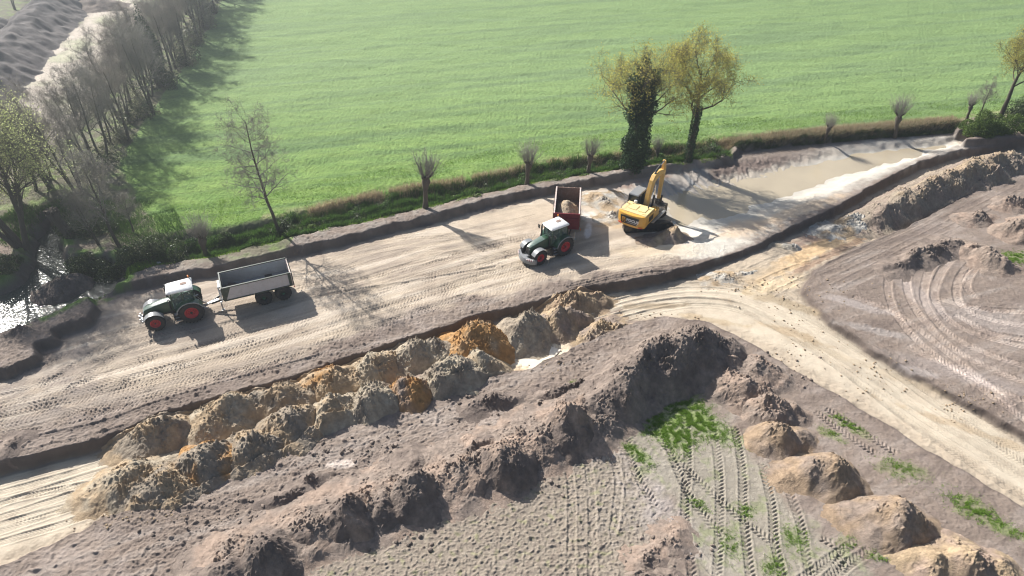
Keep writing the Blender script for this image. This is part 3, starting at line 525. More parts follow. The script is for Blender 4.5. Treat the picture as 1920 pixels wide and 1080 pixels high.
heap('rough brown mound of roots and clods just above the first tan heap', [(1440, 775, 1.5, 1.9, 1.6, -20), (1480, 770, .9, 1.4, 1.2, -40)], 'pink', 'top', 0, mix=.6, seed=88)
GT = 'tan heaps right of the green stubble'
heap('topmost tan heap of the four right of the green stubble', [(1452, 828, 1.7, 1.75, 1.55, -15), (1490, 820, .8, 1.3, 1.2, -20)], 'sandy', 'brown', 0, mix=.42, seed=90, group=GT, rough=.8, sharp=.13, warp=.8)
heap('biggest and smoothest tan heap, second of the four, with a sharp shaded right flank', [(1548, 900, 2.1, 2.2, 1.8, -15), (1500, 890, .7, 1.7, 1.5, -10)], 'sandy', 'brown', 0, mix=.30, seed=93, group=GT, rough=.7, sharp=.13, warp=.8)
heap('wide tan and grey heap with an orange streaked crest, third of the four', [(1672, 985, 2.0, 2.3, 1.8, -15), (1610, 965, .7, 1.6, 1.4, -10), (1720, 990, .8, 1.3, 1.2, -10)], 'sandy', 'brown', 0, mix=.55, seed=96, group=GT, rough=.8, sharp=.13, warp=.8)
heap('pale tan heap cut off by the bottom edge, last of the four', [(1805, 1065, 1.7, 2.1, 1.7, -15), (1740, 1060, 1.2, 1.7, 1.4, -10), (1860, 1080, 1.2, 1.7, 1.4, -10)], 'tan', 'pink', 0, mix=.5, seed=99, group=GT, rough=.8, sharp=.13, warp=.8)
heap('small churned dark mound at the bottom centre edge between wheel tracks', [(1260, 1012, .5, 1.3, 1.0, 20), (1210, 1055, .5, 1.1, .9, 20)], 'pink', 'top', 0, mix=.5, seed=102)
heap('low mound cut by the bottom edge right of the stubble', [(1230, 1095, .9, 1.3, .7, 0)], 'top', 'dark', 0, mix=.5, seed=105)
# right side
heap('long high ridge of grey brown clay beside the narrow trench at the far right', [(1885, 318, 2.2, 3.0, 2.6, 30), (1835, 335, 3.1, 3.3, 2.6, 30), (1790, 352, 2.6, 3.0, 2.8, 33), (1740, 374, 2.7, 3.0, 2.6, 35), (1690, 395, 2.3, 2.7, 2.6, 38), (1645, 415, 1.9, 2.4, 2.3, 38), (1615, 424, .9, 2.0, 2, 0)], 'brown', 'greyd', -.85, mix=.55, cat='soil ridge', name='soil_ridge', seed=110, flute=-.12, sharp=.12, capcol='tan', chain=True)
heap('pale grey clay lumps slumped at the left foot of the long clay ridge', [(1605, 420, 1.0, 2.4, 1.5, 30), (1560, 432, .5, 2.2, 1.2, 30)], 'clay', 'tan', -.85, mix=.35, seed=113, cat='clay heap', name='clay_heap')
heap('small grey clay heap lying alone on the tan trench floor', [(1484, 470, .7, 1.0, .8, 10), (1455, 465, .35, 1.5, .8, 10)], 'clay', 'grey', -.85, mix=.4, seed=115, cat='clay heap', name='clay_heap')
heap('low streak of pale crumbled clay under the dark trench edge', [(1360, 522, .4, 2.0, .9, 15), (1400, 515, .3, 1.4, .7, 15)], 'clay', 'tan', -.85, mix=.5, seed=117, cat='clay heap', name='clay_heap')
heap('dark banked topsoil crest above the curved wheel tracks on the right', [(1672, 505, .5, 1.2, 1.0, 25), (1700, 494, 1.0, 1.2, 1.0, 25), (1738, 478, 1.0, 1.2, 1.0, 25), (1785, 460, .7, 1.4, 1.2, 10)], 'top', 'dark', 0, mix=.4, chain=True, cat='soil bank', name='soil_bank', seed=120)
heap('reddish brown mound right of the dark crest above the curved tracks', [(1850, 490, 1.3, 1.8, 1.8, -30), (1820, 470, .8, 1.8, 1.5, 0), (1875, 500, 1.1, 1.5, 1.2, -40)], 'pink', 'brown', 0, mix=.6, seed=123)
heap('brown mound at the right edge with a shaded hollow', [(1900, 440, 1.7, 1.9, 1.6, -20), (1950, 430, 1.9, 2.2, 1.8, -20)], 'pink', 'brown', 0, mix=.5, seed=126)
heap('low tan and brown mound behind the one at the right edge', [(1830, 412, 1.0, 1.7, 1.3, 20), (1895, 385, 1.1, 2.2, 1.4, 20)], 'top', 'pink', 0, mix=.5, seed=129)
# dark soil humps in the stream at the left
heap('dark soil hump with a grassy left side lying across the stream', [(82, 552, 1.2, 1.3, 1.2, 20), (110, 544, 1.7, 1.4, 1.2, 15), (150, 532, 1.6, 1.3, 1.1, 0)], 'dark', [.15, .12, .10], -.3, chain=True, mix=.4, seed=132, rough=.7, cat='soil hump', name='soil_hump', sharp=.4)
heap('dark bank hump on the left edge above the stream', [(-25, 525, .5, 1.8, 1.1, 30)], 'dark', [.12, .10, .085], -.2, mix=.5, seed=135, rough=.7, cat='soil hump', name='soil_hump', sharp=.4)
heap('low reddish clod pile on the bare ground below the stream', [(35, 628, .45, 1.3, .7, 10)], 'brown', 'dark', .7, mix=.5, seed=137)
heap('broken edge of dark soil at the far left of the site', [(22, 835, .45, 1.1, .9, 20)], 'dark', 'top', 0, mix=.4, seed=139)
heap('dug muddy pile of sand and clay in front of the excavator tracks', [(1262, 445, 1.0, 1.5, 1.1, 20), (1230, 452, .4, 1.6, .7, 10)], 'brown', 'tan', -.1, mix=.4, seed=141, rough=1.1)
heap('loose light brown spoil between the red trailer and the excavator', [(1150, 405, .35, 1.3, 1.1, 30), (1135, 380, .35, 1.0, 1.3, 0), (1118, 372, .25, 1.4, .7, 20)], 'tan', 'clay', 0, mix=.4, seed=143, rough=1.1)
# far spoil banks beyond the wooded strip
heap('long blue grey spoil bank curving along the far field', [(-60, 215, 3.2, 4.2, 4.4, 40), (-10, 168, 3.2, 4.4, 4.6, 45), (28, 118, 3.2, 4.6, 4.6, 50), (60, 78, 3.2, 4.8, 5, 55), (92, 45, 3.4, 5, 5, 55), (118, 18, 3.4, 5, 5, 60)], [.135, .118, .112], [.09, .08, .078], 0, mix=.6, seed=150, cat='soil ridge', name='soil_ridge', rough=0., warp=1.2, res=.25, sharp=.2, chain=True)
heap('second dark spoil bank nearer the left edge of the far field', [(-90, 140, 3.0, 4, 4, 45), (-55, 100, 3.0, 4, 4, 50), (-20, 65, 3.0, 4, 4, 50)], [.135, .118, .112], [.09, .08, .078], 0, mix=.6, seed=156, cat='soil ridge', name='soil_ridge', rough=0., warp=1.2, res=.25, sharp=.2, chain=True)
heap('dark low spoil hump at the far end of the pale track', [(185, 22, 1.8, 5, 3.5, 10)], 'top', 'dark', 0, mix=.6, seed=160, name='soil_hump', cat='soil hump', res=.3)

# ------------------------------------------------------------------ vegetation
class Geo:
    def __init__(s): s.v = []; s.q = []; s.t = []; s.n = 0
    def tube(s, P, r, k):
        P = np.asarray(P, np.float32); r = np.asarray(r, np.float32); n = len(P)
        T = np.gradient(P, axis=0); T /= np.linalg.norm(T, axis=1)[:, None] + 1e-9
        ref = np.where(np.abs(T[:, 2:3]) > .9, np.array([[1., 0, 0]]), np.array([[0, 0, 1.]])); A = np.cross(T, ref); A /= np.linalg.norm(A, axis=1)[:, None] + 1e-9; B = np.cross(T, A)
        a = np.arange(k) * 2 * np.pi / k
        V = P[:, None] + r[:, None, None] * (np.cos(a)[None, :, None] * A[:, None] + np.sin(a)[None, :, None] * B[:, None])
        s.v.append(V.reshape(-1, 3)); i = np.arange(n - 1)[:, None] * k + s.n; j = np.arange(k)[None]; j2 = (j + 1) % k
        s.q.append(np.stack([i + j, i + j2, i + k + j2, i + k + j], -1).reshape(-1, 4)); s.n += n * k
    def spikes(s, A, M, B, r):                    # many thin three-sided twigs start-mid-end
        n = len(A); a = np.arange(3) * 2 * np.pi / 3; D = B - A; D /= np.linalg.norm(D, axis=1)[:, None] + 1e-9
        ref = np.where(np.abs(D[:, 2:3]) > .9, np.array([[1., 0, 0]]), np.array([[0, 0, 1.]])); U = np.cross(D, ref); U /= np.linalg.norm(U, axis=1)[:, None] + 1e-9; W = np.cross(D, U)
        ring = np.cos(a)[None, :, None] * U[:, None] + np.sin(a)[None, :, None] * W[:, None]; r = np.broadcast_to(r, (n,))[:, None, None]
        V = np.concatenate([A[:, None] + ring * r, M[:, None] + ring * r * .7, B[:, None]], 1); s.v.append(V.reshape(-1, 3)); b = np.arange(n)[:, None] * 7 + s.n
        for j in range(3):
            j2 = (j + 1) % 3; s.q.append(b + np.array([[j, j2, 3 + j2, 3 + j]])); s.t.append(b + np.array([[3 + j, 3 + j2, 6]]))
        s.n += n * 7
    def leaves(s, P, size, r, flat=0.0, asp=.6):
        n = len(P); N = r.normal(size=(n, 3)); N[:, 2] = N[:, 2] * (1 - flat) + flat * 1.5; N /= np.linalg.norm(N, axis=1)[:, None]
        U = np.cross(N, r.normal(size=(n, 3))); U /= np.linalg.norm(U, axis=1)[:, None] + 1e-9; W = np.cross(N, U); sz = (size * r.uniform(.6, 1.3, n))[:, None]
        V = np.stack([P - U * sz * .5, P + W * sz * asp * .5 + N * sz * .08, P + U * sz * .5, P - W * sz * asp * .5 + N * sz * .08], 1)
        s.v.append(V.reshape(-1, 3)); s.q.append(np.arange(n * 4).reshape(-1, 4) + s.n); s.n += n * 4
    def blades(s, P, D, w):                       # tapering grass blades: P foot, D tip offset
        n = len(P); S = np.cross(D, np.random.default_rng(1).normal(size=(n, 3))); S /= np.linalg.norm(S, axis=1)[:, None] + 1e-9; S = S * np.broadcast_to(w, (n,))[:, None]
        M = P + D * .55; M[:, 2] += .12 * np.abs(D[:, 2]); V = np.stack([P - S, P + S, M + S * .6, M - S * .6, P + D], 1); s.v.append(V.reshape(-1, 3)); b = np.arange(n)[:, None] * 5 + s.n
        s.q.append(b + np.array([[0, 1, 2, 3]])); s.t.append(b + np.array([[3, 2, 4]])); s.n += n * 5
    def mesh(s, name, mat, smooth=False):
        return np_mesh(name, np.concatenate(s.v), ([np.concatenate(s.q)] if s.q else []) + ([np.concatenate(s.t)] if s.t else []), mat, None, smooth)
def nrm(v): return v / (np.linalg.norm(v) + 1e-9)
def grow(T, Br, nodes, p, d, L, r, lv, S, rg):
    """T trunk Geo, Br limb Geo; nodes collects (point, direction, level)"""
    n = [9, 6, 4, 3][lv]; P = [p.copy()]; rr = [r]; dirs = [d.copy()]
    for i in range(n):
        d = nrm(d + rg.normal(size=3) * S['wob'][lv] + np.array([0, 0, S['up'][lv]])); p = p + d * L / n; P.append(p.copy()); rr.append(max(r * (1 - (i + 1) / n * S['tap'][lv]), .006)); dirs.append(d.copy())
    (T if lv == 0 else Br).tube(P, rr, [9, 6, 4, 3][lv])
    if lv >= S['lv']:
        for q, dd in zip(P[1:], dirs[1:]): nodes.append((q, dd))
        return
    k = S['kids'][lv]; k = int(rg.integers(max(1, k - 1), k + 2)); ph = rg.uniform(0, 6.28)
    for i in range(k):
        t = S['t0'][lv] + (1 - S['t0'][lv]) * (i + rg.uniform(.1, .9)) / k; f = t * n; a = min(int(f), n - 1); u = f - a
        q = P[a] * (1 - u) + P[a + 1] * u; dd = dirs[a + 1]; ph += 2.4; ax = nrm(np.cross(dd, [math.cos(ph), math.sin(ph), .15])); an = R(S['ang'][lv] + rg.normal() * 10)
        nd = nrm(dd * math.cos(an) + ax * math.sin(an)); fr = 1 - S['fall'][lv] * (t - S['t0'][lv])
        grow(T, Br, nodes, q, nd, L * S['len'][lv] * fr * rg.uniform(.8, 1.2), max(rr[a] * S['rad'][lv], .008), lv + 1, S, rg)
    if S.get('cont'): nodes.append((P[-1], dirs[-1]))
def twigs(G_, nodes, n, L, r, rg, up=.2, spread=.8):
    P = np.array([a for a, b in nodes]); D = np.array([b for a, b in nodes]); i = rg.integers(0, len(P), n)
    A = P[i] + rg.normal(size=(n, 3)) * .04; d = D[i] * .6 + rg.normal(size=(n, 3)) * spread; d[:, 2] += up; d /= np.linalg.norm(d, axis=1)[:, None]
    l = (L * rg.uniform(.5, 1.3, n))[:, None]; M = A + d * l * .5 + rg.normal(size=(n, 3)) * .04 * l; B = A + d * l + rg.normal(size=(n, 3)) * .12 * l
    G_.spikes(A, M, B, r); return A, M, B
S_BARE = dict(lv=3, kids=[13, 6, 4], t0=[.32, .2, .2], ang=[46, 42, 40], len=[.36, .45, .5], rad=[.5, .6, .6], fall=[.6, .4, .3], wob=[.05, .12, .18, .2], up=[.10, .08, .05, .03], tap=[.85, .8, .8, .8], cont=1)
def tree_proto(kind, seed, h):
    rg = np.random.default_rng(seed); T = Geo(); Br = Geo(); nodes = []; o = {}
    if kind == 'bare':
        S = dict(S_BARE); n = 1 + seed % 2
        for k in range(n): grow(T, Br, nodes, np.array([k * .25, 0, -.15]), nrm(np.array([rg.normal() * .12 + (k - .5 * (n - 1)) * .25, rg.normal() * .12, 1])), h * rg.uniform(.8, .95), .020 * h / math.sqrt(n), 0, S, rg)
        tw = twigs(Br, nodes, 3000, .085 * h, .008, rg); Lf = Geo(); pts = np.concatenate([tw[2], tw[1]])[rg.permutation(6000)[:2200]]; Lf.leaves(pts, .07, rg)
        return T, Br, Lf, 'twig' if seed % 3 else 'twig_red', 'bud'
    if kind == 'alder':
        S = dict(S_BARE, kids=[30, 7, 3], t0=[.34, .15, .2], ang=[62, 45, 40], len=[.25, .42, .5], fall=[.55, .3, .3], wob=[.035, .12, .2, .2], up=[.03, .05, .03, .0], lv=3)
        grow(T, Br, nodes, np.array([0, 0, -.2]), nrm(np.array([-.10, 0, 1])), h, .17, 0, S, rg)
        tw = twigs(Br, nodes, 4200, .55, .008, rg, .05); Lf = Geo(); Lf.leaves(np.concatenate([tw[2], tw[1]])[::2], .07, rg)
        return T, Br, Lf, 'twig', 'bud'
    if kind == 'oak':
        S = dict(S_BARE, kids=[9, 6, 5], t0=[.50, .28, .2], ang=[50, 42, 42], len=[.62, .45, .45], rad=[.52, .6, .6], fall=[.75, .4, .3], wob=[.05, .13, .18, .22], up=[.05, .07, .05, .02], tap=[.75, .8, .8, .8])
        if seed == 6: S.update(t0=[.46, .22, .2], len=[.80, .48, .45], ang=[58, 42, 42], kids=[10, 7, 5])
        grow(T, Br, nodes, np.array([0, 0, -.2]), np.array([.04, 0, 1.]), h * (.60 if seed == 6 else .70), .36, 0, S, rg)
        tw = twigs(Br, nodes, 4000, .85, .009, rg, .15); Lf = Geo(); e = np.concatenate([tw[2], tw[1], tw[2]]); e = e + rg.normal(size=e.shape) * .15; Lf.leaves(e, .15, rg)
        return T, Br, Lf, 'bark', 'oakleaf'
    if kind == 'willow':
        S = dict(S_BARE, kids=[8, 6, 4], t0=[.35, .2, .2], ang=[34, 40, 40], len=[.42, .5, .5], wob=[.09, .14, .2, .25], up=[.05, .06, .02, -.04])
        for k, (dx, dy, f) in enumerate([(-.42, .1, .9), (-.16, .2, 1.0), (.30, .05, .85), (-.62, -.15, .75), (.1, .5, .8)]): grow(T, Br, nodes, np.array([dx * .5, dy * .5, -.2]), nrm(np.array([dx, dy, 1.])), h * f, .23, 0, S, rg)
        tw = twigs(Br, nodes, 7000, 1.2, .008, rg, -.1); Lf = Geo(); e = np.concatenate([tw[2], tw[1], tw[2]]) + rg.normal(size=(21000, 3)) * .14; Lf.leaves(e, .15, rg, 0, .4)
        return T, Br, Lf, 'bark', 'willowleaf'
    if kind == 'pollard':
        r = .20; hh = h
        P = [np.array([0, 0, -.2]), np.array([.03, 0, hh * .3]), np.array([-.04, .03, hh * .6]), np.array([.02, 0, hh * .85]), np.array([0, 0, hh])]; T.tube(P, [r * 1.5, r * 1.05, r, r * 1.9, r * 1.2], 10)
        heads = [np.array([0, 0, hh])]
        for k in range(5):
            a = k * 1.26 + rg.uniform(0, .5); e = np.array([math.cos(a) * .42, math.sin(a) * .42, hh + rg.uniform(.0, .3)]); T.tube([np.array([0, 0, hh * .8]), e * [.6, .6, .95], e], [r * .6, r * .55, r * .5], 7); heads.append(e)
        n = 150; i = rg.integers(0, len(heads), n); A = np.array(heads)[i] + rg.normal(size=(n, 3)) * .07; d = rg.normal(size=(n, 3)) * .30; d[:, :2] += (A[:, :2]) * .5; d[:, 2] = 1; d /= np.linalg.norm(d, axis=1)[:, None]
        l = rg.uniform(1.2, 2.3, n)[:, None]; M = A + d * l * .5; B = A + d * l + np.array([0, 0, .15]); Br.spikes(A, M, B, .014)
        j = rg.integers(0, n, 500); t = rg.uniform(.3, .95, (500, 1)); a2 = A[j] + (B[j] - A[j]) * t; d2 = d[j] + rg.normal(size=(500, 3)) * .35; Br.spikes(a2, a2 + d2 * .2, a2 + d2 * rg.uniform(.3, .6, (500, 1)), .008)
        return T, Br, None, 'twig', None
PROTO = {}
def proto(kind, seed, h):
    k = (kind, seed)
    if k not in PROTO:
        T, Br, Lf, tm, lm = tree_proto(kind, seed, h)
        PROTO[k] = (T.mesh('trunk', MAT['bark'], True), Br.mesh('branches', MAT[tm]), Lf.mesh('leaves', MAT[lm]) if Lf else None)
    return PROTO[k]
def plant(kind, seed, h, loc, label, group=None, sc=1.0, rz=0.0, name=None, cat='tree'):
    a = proto(kind, seed, h); nm = name or dict(bare='bare_tree', alder='alder_tree', oak='oak_tree', willow='willow_tree', pollard='pollard_tree')[kind]
    o = empty(nm, loc, rz, label, cat, group); o.scale = (sc, sc, sc)
    link('trunk', a[0], o); link('branches', a[1], o)
    if a[2]: link('foliage' if kind in ('oak', 'willow') else 'buds', a[2], o)
    return o
def gat(px, py, z=.7):
    p = at(px, py, z); return (p[0], p[1], gz(p[0], p[1]))
# single trees along the ditch
plant('alder', 3, 12.0, gat(522, 430), 'slender leafless alder standing alone at the meadow edge above the grey trailer')
plant('oak', 5, 14.6, gat(1290, 300), 'young oak with yellow olive leaves and a clear dark trunk, right one of the pair', rz=.6)
ivy = plant('oak', 6, 14.6, gat(1186, 314), 'oak whose trunk is thickly wrapped in dark ivy, left one of the pair', rz=.4)
rg = np.random.default_rng(77); g = Geo(); n = 15000
tz = rg.uniform(-.1, 10.5, n) ** 1.0; ph = rg.uniform(0, 6.28, n); rad = (1.15 + .22 * np.sin(ph * 2 + tz * 1.3) + .22 * np.sin(ph * 3 - tz * 2.1)) * np.where(tz < 6, 1.12, 1.12 + .15 * (tz - 6) * np.sin(ph * 2 + 1) ** 2 - .05 * (tz - 6)) * np.sqrt(rg.uniform(.35, 1, n)) * rg.uniform(.8, 1.12, n)
lx = .04 * tz; P = np.stack([lx + rad * np.cos(ph), rad * np.sin(ph), tz], 1); P = P[(tz < 7.6) | (np.sin(ph * 2 + 1) > .2)]
g.leaves(P, .21, rg, .1, .8); link('ivy_cover', g.mesh('ivy_cover', MAT['ivy']), ivy)
g = Geo()
for (dx, dy, z0, z1, w) in [(-1.3, .2, 7.2, 9.8, .55), (1.9, .2, 6.8, 9.6, .5), (.5, .6, 7.5, 11.8, .55), (-.6, -.3, 7.5, 11.2, .45)]:
    m = 1300; t = rg.uniform(0, 1, m)[:, None]; Pc = np.array([[.3, 0, 6.2]]) * (1 - t) + np.array([[dx, dy, z1]]) * t; P = Pc + rg.normal(size=(m, 3)) * w * (.75 - .4 * t); g.leaves(P, .20, rg, .1, .8)
link('ivy_cover', g.mesh('ivy_cover', MAT['ivy']), ivy)
for c_ in bpy.data.objects:
    pass
g = Geo(); m = 2200; tz = rg.uniform(0, 6.2, m); ph = rg.uniform(0, 6.28, m); rr = .42 * rg.uniform(.7, 1.2, m); P = np.stack([.04 * tz + rr * np.cos(ph), rr * np.sin(ph), tz], 1); g.leaves(P, .17, rg, .1, .8)
oak = [o for o in C.objects if o.name.startswith('oak_tree')][0]; link('ivy_cover', g.mesh('ivy_cover', MAT['ivy']), oak)
GPOL = 'pollard willows along the ditch'
for i, (px, py, h, sc, lab) in enumerate([(797, 390, 3.1, 1.12, 'largest pollard willow with a dense brush of bare shoots amid the dry grass'), (988, 345, 2.6, 1.0, 'pollard willow with thin pale shoots left of the red trailer'), (1103, 324, 2.5, .95, 'dark thick pollard just left of the ivy covered oak'), (1233, 293, 2.1, .8, 'short pollard stump with few shoots between the two oaks'), (1547, 258, 2.0, .95, 'small knotty pollard on the high bank above the pond, left of the taller one'), (1680, 248, 2.6, 1.05, 'pollard with a round brush of twigs on the high bank near the green bushes'), (384, 472, 2.6, 1.0, 'pollard growing out of the brambles above the cab of the left tractor'), (1812, 225, 2.0, .9, 'thin pale pollard at the left edge of the green bushes')]):
    _p = plant('pollard', 20 + i % 4 + (10 if h > 2.8 else 0), 2.6 if h <= 2.8 else 3.1, gat(px, py), lab, GPOL, sc * (h / 2.6 if h <= 2.8 else 1), i * 1.3)
    _p.rotation_euler = (.09 * math.sin(i * 2.3), .10 * math.cos(i * 1.7), i * 1.3)
st = empty('tree_stump', gat(128, 446), 0, 'dark leaning pollard stump without shoots beside the narrow stream', 'tree stump')
g = Geo(); g.tube([[.3, 0, -.3], [.05, 0, .8], [-.3, 0, 1.9], [-.45, .05, 2.5], [-.5, .05, 2.75]], [.5, .42, .42, .62, .35], 12)
for k in range(7): a = k * .9; g.tube([[-.45, 0, 2.4], [-.45 + .4 * math.cos(a), .4 * math.sin(a), 2.6 + .1 * (k % 3)], [-.45 + .58 * math.cos(a), .58 * math.sin(a), 2.75 + .1 * (k % 2)]], [.25, .2, .12], 6)
link('trunk', g.mesh('trunk', MAT['bark'], True), st)
plant('willow', 9, 12.0, gat(48, 472, .3), 'big many stemmed willow with pale new leaves at the left edge by the stream', sc=1.08)
plant('bare', 14, 8.8, gat(228, 470), 'pale wide crowned leafless tree rising from the brambles between the stream and the meadow', sc=1.0)
plant('bare', 16, 8.8, gat(252, 440), 'small leafless sapling right of the pale crowned tree', sc=.48)
plant('bare', 17, 8.8, gat(185, 462), 'thin crooked leafless tree leaning left of the pale crowned tree', sc=.6)
# wooded strip
base_line = atl([(150, 395), (205, 345), (232, 305), (262, 262), (300, 212), (345, 152), (378, 100), (402, 52), (425, 5), (440, -40)], 0)
Lr = resamp(base_line, 26); wr = np.random.default_rng(21); spots = []
for i in range(26):
    for k in range(3 if i > 2 else 2):
        if len(spots) and k == 2 and wr.random() < .8: continue
        spots.append((Lr[i, 0] - 1.2 - k * 2.6 + wr.normal() * .9, Lr[i, 1] + wr.normal() * 1.2 + k * .5, k))
spots = [q for q in spots if samp(SD['F'], q[0], q[1]) < 2.5]
pro = [(21, 11.5), (22, 11.5), (23, 11.5), (24, 11.5), (25, 11.5)]
for i, (x, y, k) in enumerate(spots):
    plant('bare', pro[i % 5][0], 11.5, (x, y, gz(x, y)), ('leafless grey tree in the outer rank of the wooded strip, its shadow on the meadow', 'leafless tree in the middle of the dense wooded strip left of the meadow', 'leafless tree in the inner rank of the wooded strip facing the pale track')[k], ('outer rank of the wooded strip', 'middle of the wooded strip', 'inner rank of the wooded strip')[k], wr.uniform(.72, 1.0), wr.uniform(0, 6.28))
for i, (px, py, s) in enumerate([(100, 345, .6), (40, 385, .6)]): plant('willow', 9, 12.0, gat(px, py, .3), ('pale leafed willow behind the dark stump, half hidden by the big willow', 'pale leafed willow low at the left edge beyond the big one')[i], None, s, 1.5 + i)
# ivy-dark conifer-like column in the strip
def cluster(name, label, cat, loc, rx, ry, rz_, n, size, mat, seed, group=None, twig=0, lump=7, rot=0.):
    rg = np.random.default_rng(seed); o = empty(name, loc, rot, label, cat, group); g = Geo()
    cs = rg.normal(size=(lump, 3)) * [.45, .45, .28]; cs[:, 2] = np.abs(cs[:, 2]) + .1; k = rg.integers(0, lump, n)
    d = rg.normal(size=(n, 3)); d /= np.linalg.norm(d, axis=1)[:, None]; P = cs[k] + d * (.46 * rg.uniform(.55, 1.08, n) ** .6)[:, None]; P[:, 2] = np.abs(P[:, 2]); P = P * [rx, ry, rz_]; P[:, 2] -= .1
    g.leaves(P, size, rg, .15, .7); link('foliage', g.mesh('foliage', MAT[mat]), o); b = Geo()
    m = 26; A = rg.normal(size=(m, 3)) * [.12, .12, 0]; B = cs[rg.integers(0, lump, m)] * [rx * .7, ry * .7, rz_ * .9] + rg.normal(size=(m, 3)) * .2; B[:, 2] = np.abs(B[:, 2]); b.spikes(A, (A + B) / 2, B, .03)
    if twig:
        a = P[rg.integers(0, n, twig)]; dd = rg.normal(size=(twig, 3)) * .5 + [0, 0, .7]; b.spikes(a, a + dd * .25, a + dd * .6, .008)
    link('stems', b.mesh('stems', MAT['twig']), o); return o
cluster('ivy_tree', 'narrow dark evergreen column standing inside the wooded strip', 'evergreen', gat(300, 150), 1.3, 1.3, 8.5, 5000, .26, 'ivy', 4, lump=14)
GB = 'bramble bushes between the stream and the tractor'
for i, (px, py, rx, rz_, n, mat, lab) in enumerate([(150, 498, 2.0, 2.0, 9000, 'bramble', 'dark round bramble bush hanging over the stream'), (205, 500, 2.4, 1.9, 8000, 'bramble', 'bramble bush with yellowish tips right of the dark round one'), (268, 490, 2.0, 1.9, 7000, 'bramble', 'dark bramble bush left of the gap in the bank'), (335, 480, 1.9, 2.0, 7000, 'bramble', 'grey green bramble thicket around the foot of the left pollard'), (8, 505, 2.2, 1.1, 6000, 'bramble', 'low dark bramble at the foot of the big willow'), (160, 440, 2.4, 1.6, 5000, 'bramble', 'brushy low thicket behind the dark stump'), (375, 455, 1.5, 1.2, 4000, 'ivy', 'small dark bush right of the left pollard')]):
    p = gat(px, py, 0.4); cluster('bramble_bush', lab, 'bush', p, rx, rx * .8, rz_, n, .15, mat, 30 + i, GB, 260)
for i, (px, py, rx, rz_, n, mat, lab) in enumerate([(1838, 252, 1.9, 2.4, 8000, 'shrub', 'bright green round bush at the right end of the high bank'), (1870, 250, 2.2, 2.8, 9000, 'shrub', 'taller green bush behind the bright round one'), (1925, 248, 1.6, 1.6, 5000, 'shrub', 'low green bush cut by the right edge'), (1905, 222, 3.0, 2.4, 6000, 'bramble', 'brownish scrub behind the green bushes at the right edge'), (1340, 290, 1.2, .9, 3500, 'bramble', 'low bush on the bank right of the clear trunked oak'), (1300, 285, 1.2, .9, 3500, 'bramble', 'low bush beside the foot of the clear trunked oak')]):
    cluster('green_bush', lab, 'bush', gat(px, py, .6), rx, rx * .8, rz_, n, .16, mat, 50 + i, 'bushes along the right part of the ditch', 160)
plant('oak', 5, 14.6, gat(1872, 226), 'yellow leaved oak at the right edge above the green bushes', None, .8, 2.2)
plant('bare', 22, 11.5, gat(1835, 218), 'thin leafless tree rising behind the green bushes', None, .42, 1)
for i in range(24):
    j = 2 + i; j = min(j, 25); x = Lr[j, 0] + wr.normal() * 1.0 - 1.5; y = Lr[j, 1] + wr.normal()
    o = cluster('understory_bush', 'brown grey undergrowth bush at the foot of the wooded strip', 'bush', (x, y, gz(x, y)), 2.0, 1.8, 2.6, 900, .22, 'bud' if i % 3 else 'bramble', 60 + i, 'undergrowth of the wooded strip', 120) if i < 3 else None
    if o is None:
        src = [q for q in C.objects if q.name.startswith('understory_bush')][i % 3]; c = copy_tree(src); c.location = (x, y, gz(x, y)); c.rotation_euler.z = i * 1.1
for i, (px, py) in enumerate([(30, 28), (120, 6), (60, 2), (175, -12), (15, -25)]):
    p = at(px, py, 0); plant('bare', pro[i % 5][0], 11.5, (p[0], p[1], 0), 'hazy bare tree at the far top left corner behind the spoil banks', 'far trees behind the spoil banks', .8, i * 1.0)

# ---- grass: blades over the ditch banks, dry grass fringe, weeds and meadow rim
def scatter(polyline, w, n, rg, z=None, jitter=1.0):
    P = resamp(polyline, 400); i = rg.uniform(0, 398.99, n); a = i.astype(int); u = (i - a)[:, None]; Q = P[a] * (1 - u) + P[a + 1] * u
    T = P[a + 1] - P[a]; T /= np.linalg.norm(T, axis=1)[:, None]; N = np.stack([-T[:, 1], T[:, 0]], 1); return Q + N * rg.uniform(w[0], w[1], n)[:, None]
def grass(name, label, Q, hh, ww, mat, rg, lean=.35, cat='grass', sub=.0):
    x = Q[:, 0].astype(np.float32); y = Q[:, 1].astype(np.float32); z = base_z(x, y); P = np.stack([x, y, z - sub], 1).astype(float)
    hh = np.broadcast_to(hh, (len(P),)); D = rg.normal(size=P.shape) * lean * hh[:, None]; D[:, 2] = hh * rg.uniform(.6, 1.25, len(P)); g = Geo(); g.blades(P, D, ww); o = link(name, g.mesh(name, MAT[mat])); return tag(o, label, cat, kind='stuff')
hl = atl([(285, 494), (420, 474), (540, 444), (650, 420), (800, 385), (900, 362), (1000, 340), (1100, 325), (1180, 312), (1290, 298), (1372, 288)], UB); rg = np.random.default_rng(3)
hu = atl(hedge_top[::-1], UB)[::-1]
Q = scatter(hl, (.2, 3.6), 110000, rg); k = samp(SD['H'], Q[:, 0], Q[:, 1]) > -.1
Q = Q[k]; grass('ditch_grass', 'dense dark green grass and nettles filling the ditch along the meadow', Q, (.45 + .5 * np.clip(noise(Q[:, 0], Q[:, 1], 1.1, 5) + .3, 0, 1)), .024, 'blade', rg)
Q = scatter(hl, (-.5, .35), 7000, rg); Q = Q[noise(Q[:, 0], Q[:, 1], 1.6, 7) > -.05]; grass('bank_grass', 'bright short grass on the lip of the ditch beside the bare strip', Q, .22, .02, 'brightblade', rg)
